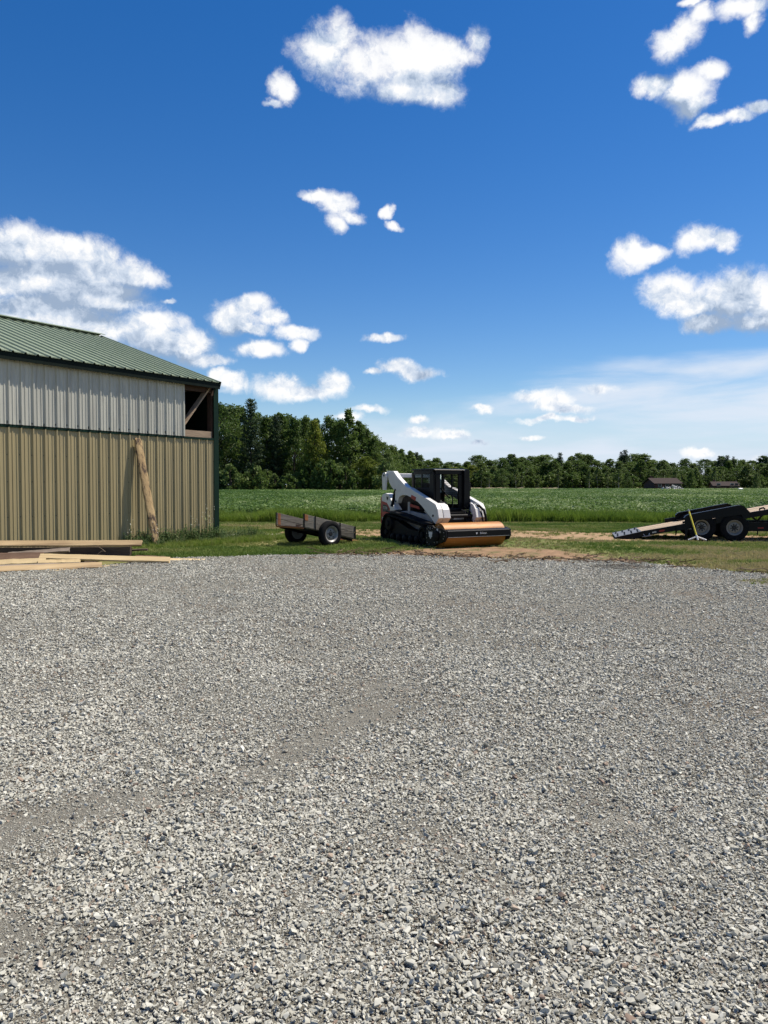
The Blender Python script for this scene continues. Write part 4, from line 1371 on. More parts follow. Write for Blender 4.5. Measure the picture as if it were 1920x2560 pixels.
cab.b2(0.90, 0.97, Y0 + 0.05, Y1 - 0.05, 1.94, 2.05)
cab.b2(0.92, 0.99, Y0 + 0.05, Y1 - 0.05, 0.90, 1.00)
cab.b2(-0.22, -0.14, Y0 + 0.05, Y1 - 0.05, 1.95, 2.05).b2(-0.22, -0.14, Y0 + 0.05, Y1 - 0.05, 1.20, 1.42)
cab.b2(0.92, 0.98, Y0 + 0.05, Y0 + 0.20, 1.0, 1.94).b2(0.92, 0.98, Y1 - 0.25, Y1 - 0.05, 1.0, 1.94)
cab.build('cab_frame', M['black_paint'], ldr, bevel=0.012)
MB().xz([(-0.25, 2.05), (-0.22, 2.085), (-0.10, 2.10), (0.86, 2.10), (0.98, 2.075), (1.0, 2.05)], Y0 - 0.01, Y1 + 0.01).build('cab_roof', M['black_paint'], ldr, bevel=0.02)
MB().b2(-0.13, 0.92, Y0 + 0.05, Y1 - 0.05, 0.86, 0.90).build('cab_floor', M['black_satin'], ldr)
# open door folded against the far pillar, with mirror
MB().yz([(Y1 - 0.12, 1.0), (Y1 - 0.12, 2.03), (Y1 - 0.02, 2.10), (Y1 + 0.06, 2.04), (Y1 + 0.085, 1.55), (Y1 + 0.08, 1.02), (Y1 + 0.0, 0.94)], 0.985, 1.06).build('door_frame', M['black_paint'], ldr, bevel=0.015)
MB().b2(1.0, 1.03, Y1 + 0.075, Y1 + 0.135, 1.48, 1.69).build('mirror', M['black_satin'], ldr, bevel=0.01)
for (yy, ys) in ((Y0, 1), (Y1, -1)):
    g_ = MB(); ym = yy + ys * 0.025
    for k in range(15):
        xx = -0.08 + k * 0.056
        g_.b2(xx - 0.004, xx + 0.004, ym - 0.004, ym + 0.004, 1.56, 1.94)
    for k in range(7):
        zz = 1.58 + k * 0.056
        g_.b2(-0.11, 0.72, ym - 0.003, ym + 0.003, zz - 0.004, zz + 0.004)
    g_.build('window_screen', M['black_paint'], ldr)
    MB().b2(0.28, 0.32, yy + ys * 0.01, yy + ys * 0.04, 1.56, 1.94).build('window_bar', M['black_paint'], ldr)
MB().b2(-0.20, -0.19, Y0 + 0.05, Y1 - 0.05, 1.42, 1.95).build('rear_pane', M['glass'], ldr)
# lower far-side screen, seen through the front
g_ = MB()
for k in range(15): g_.b2(-0.08 + k * 0.056 - 0.004, -0.08 + k * 0.056 + 0.004, Y1 - 0.062, Y1 - 0.054, 1.08, 1.56)
for k in range(9): g_.b2(-0.10, 0.72, Y1 - 0.061, Y1 - 0.055, 1.09 + k * 0.056 - 0.004, 1.09 + k * 0.056 + 0.004)
g_.build('window_screen', M['black_paint'], ldr)
seat = MB().b2(0.02, 0.46, -0.24, 0.24, 1.02, 1.16).build('seat', M['seat'], ldr, bevel=0.03)
MB().box((0.0, 0, 1.42), (0.12, 0.44, 0.56), Matrix.Rotation(R(-10), 3, 'Y')).build('seat_back', M['seat'], ldr, bevel=0.03)
for s in (-1, 1):
    js = MB().tube([(0.62, s * 0.32, 0.98), (0.64, s * 0.32, 1.22), (0.62, s * 0.31, 1.36)], [0.02, 0.018, 0.03], 8).build('control_lever', M['seat'], ldr, smooth=40)
    MB().tube([(0.05, s * 0.30, 1.55), (0.45, s * 0.30, 1.30), (0.55, s * 0.28, 1.28)], 0.022, 8).build('lap_bar', M['black_satin'], ldr, smooth=40)
# front of the machine
MB().b2(1.16, 1.22, -0.54, 0.54, 0.40, 0.90).build('front_plate', M['black_satin'], ldr, bevel=0.01)
fp = MB().b2(1.222, 1.236, -0.42, 0.28, 0.58, 0.83).build('step_plate', M['grey_paint'], ldr, bevel=0.008)
MB().yz([(-0.12 + 0.16 * a, 0.71 + 0.16 * b) for a, b in CAT], 1.238, 1.241).build('emblem', M['dark_decal'], ldr)
MB().xz([(0.90, 0.90), (1.20, 0.86), (1.20, 0.80), (0.90, 0.80)], -0.5, 0.5).build('door_sill', M['black_satin'], ldr)
for k, y_ in enumerate((0.20, 0.27, 0.36)):
    MB().tube([(1.25, y_, 0.95), (1.34, y_ + 0.03, 0.92), (1.40, y_ + 0.05, 0.75), (1.44, y_ + 0.05, 0.60)], 0.024, 8).build('hydraulic_hose', M['black_satin'], ldr, smooth=40)
MB().tube([(1.36, 0.52, 1.10), (1.55, 0.58, 1.07), (1.66, 0.66, 0.95), (1.68, 0.70, 0.78), (1.66, 0.74, 0.62)], 0.035, 10).build('hydraulic_hose', M['black_satin'], ldr, smooth=40)
MB().tube([(1.40, 0.52, 1.02), (1.52, 0.56, 0.98), (1.60, 0.62, 0.86), (1.62, 0.66, 0.62)], 0.025, 8).build('hydraulic_hose', M['black_satin'], ldr, smooth=40)
MB().tube([(1.34, 0.50, 1.14), (1.44, 0.50, 1.15), (1.56, 0.54, 1.10)], 0.018, 8).build('coupler', M['steel'], ldr, smooth=40)

# ================================================================== ROLLER ATTACHMENT
rol = thing('roller_attachment', "rust-orange vibratory drum roller in a black frame mounted on the loader's front", "roller", LO + Vector((0.485 * 1.9, -0.875 * 1.9, 0)), LRZ)
# local x = 0 at the drum axle
dr = MB().lathe([(0.0, -0.98), (0.24, -0.98), (0.26, -0.955), (0.30, -0.955), (0.325, -0.965), (0.325, 0.965), (0.30, 0.955), (0.26, 0.955), (0.24, 0.98), (0.0, 0.98)], (0, 0, 0.325), (0, 1, 0), 56)
dr.build('drum', M['rust_drum'], rol, smooth=30)
SP = [(-0.50, 0.50), (-0.43, 0.575), (-0.20, 0.575), (-0.10, 0.52), (0.24, 0.515), (0.44, 0.47), (0.46, 0.30), (0.38, 0.19), (0.10, 0.12), (-0.10, 0.05), (-0.46, 0.03), (-0.52, 0.12)]
for s in (-1, 1):
    pl = MB().xz(SP, s * 1.00, s * 1.05).build('side_plate', M['black_paint'], rol, bevel=0.008)
    MB().lathe([(0.14, 0), (0.14, 0.03), (0.10, 0.05), (0.04, 0.05)], (0, s * 1.05, 0.325), (0, s, 0), 20).build('axle_hub', M['black_satin'], rol, smooth=35)
    for (bx_, bz_) in ((-0.44, 0.48), (-0.46, 0.36), (-0.46, 0.24), (-0.43, 0.12), (-0.38, 0.52), (0.36, 0.42), (0.38, 0.33), (0.34, 0.26), (0.05, 0.16), (-0.08, 0.14), (-0.34, 0.08), (-0.18, 0.5)):
        MB().lathe([(0.014, 0), (0.014, 0.010), (0.006, 0.012)], (bx_, s * 1.05, bz_), (0, s, 0), 8).build('bolt', M['steel'], pl)
    MB().xz([(-0.28 + 0.20 * a, 0.34 + 0.22 * b) for a, b in CAT], s * 1.0505, s * 1.0535).build('emblem', M['white_mark'], pl)
    MB().b2(-0.30, -0.22, s * 1.051, s * 1.075, 0.47, 0.545).build('lift_lug', M['black_satin'], pl)
    MB().b2(-0.262, -0.250, s * 1.076, s * 1.079, 0.48, 0.53).build('slot_mark', M['white_mark'], pl)
    MB().b2(0.02, 0.09, s * 1.051, s * 1.053, 0.44, 0.51).build('sticker', M['white_mark'], pl)
    MB().b2(0.17, 0.19, s * 1.051, s * 1.053, 0.40, 0.46).build('sticker', M['white_mark'], pl)
# front bar: boxed channel with sloping top
MB().xz([(0.33, 0.505), (0.45, 0.465), (0.46, 0.445), (0.46, 0.30), (0.43, 0.285), (0.36, 0.29), (0.33, 0.32)], -0.998, 0.998).build('front_bar', M['black_paint'], rol, bevel=0.008)
MB().b2(0.455, 0.468, -0.99, 0.99, 0.292, 0.302).build('bar_lip', M['steel'], rol)
lettering("Bobcat", 0.075, M['white_mark'], rol, (0.464, 0.12, 0.385), (R(90), 0, R(90)))
MB().yz([(0.0 - 0.09 + 0.06 * a, 0.385 + 0.06 * b) for a, b in CAT], 0.461, 0.464).build('emblem', M['white_mark'], rol)
MB().b2(-0.52, -0.44, -0.998, 0.998, 0.22, 0.56).build('rear_bar', M['black_paint'], rol, bevel=0.008)
MB().yz([(-0.55, 0.25), (-0.55, 0.60), (-0.46, 0.70), (0.46, 0.70), (0.55, 0.60), (0.55, 0.25)], -0.60, -0.522).build('mount_plate', M['black_satin'], rol, bevel=0.008)
MB().b2(-0.50, 0.40, -0.998, -0.985, 0.42, 0.50).build('scraper_rail', M['black_satin'], rol)

# ================================================================== WHEELS
def wheel(parent, c, axis, r_tyre, width, r_rim, rim_m, lugs=5, center_r=0.07, hub_m=None, holes=0):
    c = Vector(c); ax = Vector(axis).normalized()
    root = MB()
    w2 = width / 2
    prof = [(r_rim - 0.01, -w2 * 0.80), (r_rim + 0.03, -w2 * 0.98), (r_tyre - 0.07, -w2), (r_tyre - 0.025, -w2 * 0.90), (r_tyre, -w2 * 0.68), (r_tyre + 0.002, -w2 * 0.40), (r_tyre - 0.010, -w2 * 0.36), (r_tyre - 0.010, -w2 * 0.30),
            (r_tyre + 0.003, -w2 * 0.26), (r_tyre + 0.003, -w2 * 0.05), (r_tyre - 0.010, 0), (r_tyre + 0.003, w2 * 0.05), (r_tyre + 0.003, w2 * 0.26), (r_tyre - 0.010, w2 * 0.30), (r_tyre - 0.010, w2 * 0.36), (r_tyre + 0.002, w2 * 0.40), (r_tyre, w2 * 0.68),
            (r_tyre - 0.025, w2 * 0.90), (r_tyre - 0.07, w2), (r_rim + 0.03, w2 * 0.98), (r_rim - 0.01, w2 * 0.80)]
    tyre = MB().lathe(prof, c, ax, 40, closed=True).build('tyre', M['rubber'], parent, smooth=30)
    rim = MB().lathe([(r_rim - 0.005, -w2 * 0.82), (r_rim + 0.012, -w2 * 0.84), (r_rim + 0.012, -w2 * 0.78), (r_rim - 0.02, -w2 * 0.6), (r_rim - 0.03, w2 * 0.1), (r_rim - 0.02, w2 * 0.6), (r_rim + 0.012, w2 * 0.78), (r_rim + 0.012, w2 * 0.86), (r_rim - 0.008, w2 * 0.84),
                      (r_rim - 0.035, w2 * 0.62), (r_rim - 0.05, w2 * 0.30), (r_rim * 0.74, w2 * 0.22), (r_rim * 0.62, w2 * 0.40), (r_rim * 0.46, w2 * 0.46), (center_r, w2 * 0.40), (center_r, w2 * 0.0), (0.0, w2 * 0.0)], c, ax, 36).build('rim', rim_m, tyre, smooth=30)
    u = ax.orthogonal().normalized(); v = ax.cross(u)
    hm = hub_m or M['dark_decal']
    MB().lathe([(center_r * 0.95, w2 * 0.0), (center_r * 0.9, w2 * 0.46), (center_r * 0.6, w2 * 0.62), (0.0, w2 * 0.62)], c, ax, 16).build('hub', hm, tyre, smooth=35)
    for k in range(lugs):
        a = 2 * math.pi * k / lugs + 0.3
        p = c + (u * math.cos(a) + v * math.sin(a)) * (center_r + 0.035) + ax * w2 * 0.40
        MB().lathe([(0.014, 0), (0.014, 0.022), (0.006, 0.026)], p, ax, 6).build('lug_nut', hm, tyre)
    for k in range(holes):
        a = 2 * math.pi * k / holes + 0.2
        p = c + (u * math.cos(a) + v * math.sin(a)) * (r_rim * 0.40) + ax * w2 * 0.475
        d = (u * math.cos(a) + v * math.sin(a)); q = ax.cross(d)
        MB().box(p, (0.055, 0.030, 0.012), Matrix((d, q, ax)).transposed()).build('hand_hole', M['dark_decal'], tyre)
    return tyre


# ================================================================== WOODEN CART
cart = thing('wooden_cart', "two-wheeled old wooden trailer cart with weathered grey plank sides, nose down in the grass", "cart", (-1.95, 20.95, 0), R(43))
M['cart_wood'] = mat("cart_plank", (0.215, 0.195, 0.160), (0.120, 0.105, 0.085), 14, 0.85, vary=0.18, bump=0.5, stretch=(0.12, 1, 1), c3=(0.085, 0.07, 0.055), c3scale=4, c3lo=0.56, c3hi=0.72)
M['rust'] = mat("rust", (0.36, 0.145, 0.050), (0.20, 0.080, 0.035), 9, 0.8, c3=(0.10, 0.05, 0.035), c3scale=8, c3lo=0.55, c3hi=0.7)
wheel(cart, (0, -0.75, 0.345), (0, -1, 0), 0.345, 0.20, 0.215, M['silver'], 5, 0.065)
wheel(cart, (0, 0.75, 0.345), (0, 1, 0), 0.345, 0.20, 0.215, M['silver'], 5, 0.065)
MB().tube([(0, -0.72, 0.345), (0, 0.72, 0.345)], 0.035, 10).build('axle', M['black_satin'], cart, smooth=40)
SLP = -0.226
ang = math.atan(SLP)
def cz(x, h): return 0.39 + SLP * x + h
def tilt(x0, x1, y0, y1, h0, h1, name, m, bev=0.004):
    mb = MB(); mb.prism([(x0, h0), (x1, h0), (x1, h1), (x0, h1)], lambda a, b: (a, y0, cz(a, b)), lambda a, b: (a, y1, cz(a, b)))
    return mb.build(name, m, cart, bevel=bev)
for y_ in (-0.60, 0.60):
    s = 1 if y_ > 0 else -1
    tilt(-0.76, 1.02, y_ - 0.016, y_ + 0.016, 0.175, 0.335, 'side_plank', M['cart_wood'])
    tilt(-0.77, 1.00, y_ - 0.016, y_ + 0.016, 0.005, 0.163, 'side_plank', M['cart_wood'])
    for xx in (-0.755, 1.0):
        tilt(xx - 0.02, xx + 0.02, y_ + s * 0.017, y_ + s * 0.030, -0.02, 0.34, 'corner_iron', M['black_satin'], 0)
    tilt(-0.73, -0.62, y_ + s * 0.017, y_ + s * 0.0205, 0.18, 0.33, 'rust_strap', M['rust'], 0)
    tilt(-0.73, -0.64, y_ - s * 0.0205, y_ - s * 0.017, 0.02, 0.33, 'rust_strap', M['rust'], 0)
    tilt(-0.40, -0.37, y_ + s * 0.017, y_ + s * 0.028, -0.02, 0.36, 'stake', M['black_satin'], 0)
    tilt(0.45, 0.48, y_ + s * 0.017, y_ + s * 0.028, -0.02, 0.34, 'stake', M['black_satin'], 0)
for k in range(7):
    y0 = -0.58 + k * 0.166
    tilt(-0.74, 1.0, y0 + 0.004, y0 + 0.160, -0.022, 0.003, 'floor_plank', M['cart_wood'])
tilt(0.965, 0.995, -0.58, 0.58, 0.005, 0.30, 'front_board', M['cart_wood'])
tilt(-0.785, -0.745, -0.60, 0.60, -0.06, -0.022, 'rear_rail', M['rust'], 0)
tilt(-0.74, 1.0, -0.50, -0.44, -0.08, -0.023, 'frame_rail', M['black_satin'], 0)
tilt(-0.74, 1.0, 0.44, 0.50, -0.08, -0.023, 'frame_rail', M['black_satin'], 0)
tilt(-0.06, 0.06, -0.56, 0.56, -0.03, -0.023, 'axle_pad', M['black_satin'], 0)
# scrap board lying in the bed by the open tail
mb = MB().beam((-0.70, -0.30, cz(-0.70, 0.05)), (-0.25, 0.30, cz(-0.25, 0.06)), 0.14, 0.04)
sb_ = tag(mb.build("scrap_board", M["old_wood"], None), "short reddish scrap board lying in the bed of the wooden cart", "board")
sb_.matrix_world = Matrix.Translation((-1.95, 20.95, 0)) @ Matrix.Rotation(R(43), 4, "Z")
MB().tube([(0.9, -0.42, 0.12), (1.55, -0.05, 0.05), (2.05, 0.0, 0.035)], 0.022, 8).build('tongue_bar', M['rust'], cart)
MB().tube([(0.9, 0.42, 0.12), (1.55, 0.05, 0.05)], 0.022, 8).build('tongue_bar', M['rust'], cart)
MB().tube([(1.95, 0, 0.045), (2.12, 0, 0.035)], [0.035, 0.028], 8).build('hitch', M['silver'], cart)

# ================================================================== TILT TRAILER
TO = (9.78, 22.55, 0.0)
trl = thing('equipment_trailer', "black tilt-deck equipment trailer with plank deck, its tail ramp lowered to the ground", "trailer", TO, R(-13.9))
M['deck_wood'] = mat("deck_plank", (0.50, 0.40, 0.285), (0.34, 0.255, 0.175), 12, 0.85, vary=0.22, bump=0.35, stretch=(0.10, 1, 1), c3=(0.22, 0.155, 0.105), c3scale=3, c3lo=0.57, c3hi=0.72)
M['tread_steel'] = mat("ramp_steel", (0.20, 0.205, 0.215), (0.14, 0.145, 0.15), 10, 0.5, metal=0.2, c3=(0.16, 0.14, 0.12), c3scale=4, c3lo=0.55, c3hi=0.75)
TW = 2.25
for y_ in (0.13, TW - 0.13):
    s = -1 if y_ < 1 else 1
    for x_ in (-0.42, 0.48):
        wheel(trl, (x_, y_, 0.395), (0, s, 0), 0.395, 0.235, 0.225, M['cream_rim'], 8, 0.062, holes=8)
    # walking-beam axle mount
    MB().xz([(-0.55, 0.36), (-0.2, 0.30), (0.28, 0.30), (0.62, 0.36), (0.62, 0.44), (0.1, 0.52), (-0.05, 0.52), (-0.55, 0.44)], y_ - s * 0.16, y_ - s * 0.24).build('spring_hanger', M['black_satin'], trl)
for x_ in (-0.42, 0.48):
    MB().tube([(x_, 0.2, 0.395), (x_, TW - 0.2, 0.395)], 0.05, 10).build('axle', M['black_satin'], trl)
def dz(x): return 0.655 + 0.198 * x
def slab(x0, x1, y0, y1, h0, h1, name, m, par=None, bev=0.0):
    mb = MB(); mb.prism([(x0, dz(x0) + h0), (x1, dz(x1) + h0), (x1, dz(x1) + h1), (x0, dz(x0) + h1)], lambda a, b: (a, y0, b), lambda a, b: (a, y1, b))
    return mb.build(name, m, par or trl, bevel=bev)
# deck planks run along the trailer
np_ = 11; pw = (TW - 0.30) / np_
for k in range(np_):
    y0 = 0.15 + k * pw
    slab(-2.16, 4.2, y0 + 0.004, y0 + pw - 0.004, -0.035 + 0.002 * (k % 3), 0.006 * ((k * 7) % 3) / 3, 'deck_plank', M['deck_wood'])
slab(-2.16, 4.2, 0.085, 0.148, -0.15, 0.012, 'side_rail', M['black_paint'])
slab(-2.16, 4.2, TW - 0.148, TW - 0.085, -0.15, 0.012, 'side_rail', M['black_paint'])
for x_ in np.arange(-2.0, 4.2, 0.5):
    slab(x_ - 0.03, x_ + 0.03, 0.15, TW - 0.15, -0.14, -0.040, 'cross_bearer', M['black_satin'])
# dark steel stretch between the planks and the fenders
slab(-1.12, -0.86, 0.02, 0.083, -0.16, 0.02, 'rail_gusset', M['black_paint'])
slab(-1.22, -0.86, TW - 0.082, TW, -0.10, 0.13, 'rail_gusset', M['black_paint'])
# knife-edge tail with cleats
mb = MB(); mb.prism([(-2.84, 0.02), (-2.16, 0.012), (-2.16, dz(-2.16) + 0.0), (-2.84, 0.06)], lambda a, b: (a, 0.085, b), lambda a, b: (a, TW - 0.085, b))
rmp = mb.build('tail_ramp', M['black_satin'], trl)
mb = MB(); mb.prism([(-2.86, 0.052), (-2.10, dz(-2.16) + 0.012), (-2.10, dz(-2.16) + 0.024), (-2.86, 0.064)], lambda a, b: (a, 0.08, b), lambda a, b: (a, TW - 0.08, b))
mb.build('tread_plate', M['tread_steel'], rmp)
rs = (dz(-2.16) + 0.018 - 0.058) / 0.76
for i, x_ in enumerate((-2.78, -2.58, -2.38, -2.20)):
    for j, y_ in enumerate((0.35, 0.95, 1.55, 2.0)):
        mb = MB(); zz = 0.066 + rs * (x_ + 0.86 + 2.0)
        xa = x_ - 0.012 + (0.03 if j % 2 else 0)
        mb.prism([(xa, 0.064 + rs * (xa + 2.86)), (xa + 0.03, 0.064 + rs * (xa + 2.89)), (xa + 0.03, 0.090 + rs * (xa + 2.89)), (xa, 0.090 + rs * (xa + 2.86))], lambda a, b: (a, y_ - 0.17, b), lambda a, b: (a, y_ + 0.17, b))
        mb.build('cleat', M['black_satin'], rmp)
# fenders tilt with the deck
FEN = [(-0.88, -0.60), (-0.90, 0.20), (-0.86, 0.245), (-0.80, 0.265), (0.54, 0.285), (0.64, 0.275), (0.72, 0.235), (0.88, 0.03), (0.80, -0.14), (0.72, -0.16), (0.66, 0.0), (0.06, 0.02), (0.0, -0.10), (-0.06, 0.03), (-0.70, 0.06), (-0.80, -0.20)]
FTOP = [(-0.90, 0.20), (-0.86, 0.245), (-0.80, 0.265), (0.54, 0.285), (0.64, 0.275), (0.72, 0.235), (0.88, 0.03)]
for (ya, yb) in ((0.0, 0.25), (TW - 0.25, TW)):
    y_face = ya if ya < 1 else yb - 0.012
    mb = MB(); mb.prism([(a, dz(a) + b * 0.98) for a, b in FEN], lambda a, b: (a, y_face, b), lambda a, b: (a, y_face + 0.012, b))
    fn = mb.build('fender', M['black_paint'], trl)
    mb = MB()
    for (a, b), (c_, d_) in zip(FTOP, FTOP[1:]):
        mb.quad((a, ya, dz(a) + b + 0.002), (c_, ya, dz(c_) + d_ + 0.002), (c_, yb, dz(c_) + d_ + 0.002), (a, yb, dz(a) + b + 0.002))
        mb.quad((a, ya, dz(a) + b - 0.010), (a, yb, dz(a) + b - 0.010), (c_, yb, dz(c_) + d_ - 0.010), (c_, ya, dz(c_) + d_ - 0.010))
        mb.quad((a, ya, dz(a) + b - 0.010), (c_, ya, dz(c_) + d_ - 0.010), (c_, ya, dz(c_) + d_ + 0.002), (a, ya, dz(a) + b + 0.002))
    mb.build('fender_top', M['black_paint'], fn, recalc=True)
# main frame and tongue stay level
for y_ in (0.40, TW - 0.48):
    MB().b2(-0.9, 5.2, y_, y_ + 0.08, 0.28, 0.55).build('frame_rail', M['black_paint'], trl)
MB().b2(0.9, 1.0, 0.48, TW - 0.48, 0.32, 0.50).build('frame_crossmember', M['black_paint'], trl)
MB().b2(3.6, 3.7, 0.48, TW - 0.48, 0.32, 0.50).build('frame_crossmember', M['black_paint'], trl)
# latch linkage between frame and deck
MB().beam((0.95, 0.36, 0.76), (1.18, 0.36, 0.56), 0.03, 0.05).build('latch_link', M['black_satin'], trl)
MB().beam((1.36, 0.36, 0.86), (1.16, 0.36, 0.58), 0.03, 0.05).build('latch_link', M['black_satin'], trl)
MB().tube([(1.16, 0.10, dz(1.16) + 0.02), (1.16, 0.10, dz(1.16) + 0.07), (1.26, 0.10, dz(1.2) + 0.09), (1.30, 0.10, dz(1.3) + 0.03)], 0.025, 8).build('latch_handle', M['black_satin'], trl)
MB().tube([(1.17, 0.36, 0.30), (1.17, 0.36, 0.16)], [0.02, 0.008], 8).build('hook', M['black_satin'], trl)
MB().b2(1.18, 1.34, 0.397, 0.3995, 0.36, 0.40).build('red_reflector', M['red_lens'], trl)
slab(1.42, 1.72, 0.078, 0.083, -0.11, -0.04, 'capacity_plate', M['grey_paint'])
slab(-1.60, -1.45, 0.078, 0.083, -0.10, -0.05, 'red_reflector', M['red_lens'])
slab(-1.80, -1.68, 0.078, 0.083, -0.10, -0.06, 'pale_sticker', M['steel'])
MB().tube([(-2.05, 0.07, 0.17), (-2.0, 0.05, 0.10), (-1.90, 0.05, 0.12), (-1.88, 0.07, 0.20)], 0.014, 8).build('hinge_chain', M['steel'], trl)
MB().tube([(-2.08, 0.06, 0.09), (-1.82, 0.06, 0.13)], 0.012, 8).build('hinge_pin', M['steel'], trl)
MB().b2(-0.78, -0.70, -0.005, -0.001, 0.34, 0.35).build('fender_decal', M['steel'], trl)

# ================================================================== RAKE
M['yellow'] = mat("yellow_handle", (0.78, 0.66, 0.075), (0.68, 0.56, 0.06), 5, 0.45)
M['white_metal'] = mat("white_metal", (0.80, 0.80, 0.78), (0.72, 0.72, 0.70), 5, 0.4)
rk = thing('landscape_rake', "wide landscape rake with yellow handle and white braces leaning on the black trailer fender", "rake", TO, R(-13.9))
yh = -0.44
hb = Vector((-0.60, yh, 0.09)); ht = Vector((-0.80, -0.022, 0.915)); hu = (ht - hb)
mb = MB().tube([hb + hu * 0.10, hb + hu * 0.93], 0.023, 10); mb.build('handle', M['yellow'], rk, smooth=40)
MB().tube([hb + hu * 0.93, hb + hu * 1.02], 0.021, 10).build('grip', M['grey_paint'], rk, smooth=40)
MB().tube([hb - hu * 0.05, hb + hu * 0.12], 0.026, 10).build('socket', M['white_metal'], rk, smooth=40)
for x_ in (-0.855, -0.355):
    MB().tube([hb + hu * 0.07, (x_, yh - 0.015, 0.048)], 0.020, 8).build('brace', M['white_metal'], rk, smooth=40)
MB().b2(-1.06, -0.13, yh - 0.03, yh - 0.005, 0.010, 0.052).build('rake_head', M['black_satin'], rk)
for k in range(28):
    x_ = -1.045 + k * 0.0335
    MB().tube([(x_, yh - 0.02, 0.02), (x_, yh - 0.06, 0.012), (x_, yh - 0.085, -0.01)], [0.006, 0.005, 0.003], 5).build('tine', M['black_satin'], rk)

# ================================================================== TREES
LEAF = [(0.0, (0.046, 0.086, 0.022)), (0.35, (0.080, 0.132, 0.030)), (0.7, (0.118, 0.178, 0.040)), (1.0, (0.170, 0.220, 0.052))]
M['leaf'] = inst_mat("broad_leaf", LEAF, rough=0.55, transl=0.42, spec=0.25, obj_rand=True)
M['leaf_light'] = inst_mat("light_leaf", [(0.0, (0.080, 0.125, 0.035)), (0.5, (0.125, 0.180, 0.050)), (1.0, (0.180, 0.230, 0.075))], rough=0.6, transl=0.36, spec=0.25, obj_rand=True)
M['leaf_yellow'] = inst_mat("yellow_leaf", [(0.0, (0.085, 0.125, 0.018)), (0.5, (0.140, 0.180, 0.024)), (1.0, (0.215, 0.235, 0.038))], rough=0.6, transl=0.40, spec=0.25, obj_rand=True)
M['needle'] = inst_mat("pine_needle", [(0.0, (0.034, 0.058, 0.028)), (0.5, (0.055, 0.086, 0.038)), (1.0, (0.080, 0.112, 0.050))], rough=0.65, transl=0.2, spec=0.2, obj_rand=True)
M['bark'] = mat("bark", (0.085, 0.066, 0.050), (0.045, 0.035, 0.028), 6, 0.95, bump=0.5)
M['pale_bark'] = mat("pale_bark", (0.42, 0.38, 0.32), (0.26, 0.225, 0.185), 6, 0.9)


def with_tint(mb, tints, name):
    me = mb.mesh(name, recalc=False)
    a = me.attributes.new('tint', 'FLOAT', 'FACE'); a.data.foreach_set('value', np.array(tints, np.float32))
    return me


def leafquad(mb, c, s, r, up=0.5, flat=0.62):
    n = Vector((r.gauss(0, 1), r.gauss(0, 1), r.gauss(0, 1) + up)).normalized()
    u = n.orthogonal().normalized(); u.rotate(Matrix.Rotation(r.uniform(0, 6.28), 3, n)); v = n.cross(u)
    mb.quad(c - u * s, c - v * s * flat, c + u * s, c + v * s * flat)


def broadleaf(seed, h=15.0, w=4.0, clumps=150, per=46, leaf=0.205, base=0.12, top=0.35, gap=0.0):
    r = random.Random(seed); mb = MB(); ti = []
    ph = [r.uniform(0, 6.28) for _ in range(4)]
    trunk = MB()
    trunk.tube([(0, 0, -0.3), (r.gauss(0, .1), r.gauss(0, .1), h * 0.3), (r.gauss(0, .25), r.gauss(0, .25), h * 0.62), (0, 0, h * 0.9)], [0.24, 0.19, 0.11, 0.03], 7)
    for i in range(clumps):
        f = base + (1 - base) * ((i + r.random()) / clumps) ** 0.92
        g = (f - base) / (1 - base)
        prof = (math.sin(math.pi * min(1, 0.18 + g * 0.80)) ** 0.75) * (1 - top * g)
        a = r.uniform(0, 6.283)
        lob = 1 + 0.22 * math.sin(2 * a + ph[0] + 5 * g) + 0.16 * math.sin(3 * a + ph[1] - 7 * g)
        rad = w * prof * lob * (0.30 + 0.70 * math.sqrt(r.random()))
        c = Vector((rad * math.cos(a), rad * math.sin(a), h * f * 0.965))
        cr = r.uniform(0.6, 1.3) * (1.15 - 0.45 * g) * w / 4.0
        base_t = min(1, max(0, r.gauss(0.5, 0.22)))
        if i % 6 == 0:
            trunk.tube([(0, 0, max(0.5, c.z - rad * 0.8)), ((c.x) * 0.55, c.y * 0.55, c.z - rad * 0.25), c], [0.07, 0.045, 0.015], 5, False)
        for _ in range(per):
            d = Vector((r.gauss(0, 1), r.gauss(0, 1), r.gauss(0, 0.7)))
            d = d.normalized() * cr * (r.random() ** 0.4)
            leafquad(mb, c + d, leaf * r.uniform(0.6, 1.25), r)
            ti.append(min(1, max(0, base_t + r.gauss(0, 0.12))))
    return with_tint(mb, ti, f"crown_{seed}"), trunk.mesh(f"trunk_{seed}", 60)


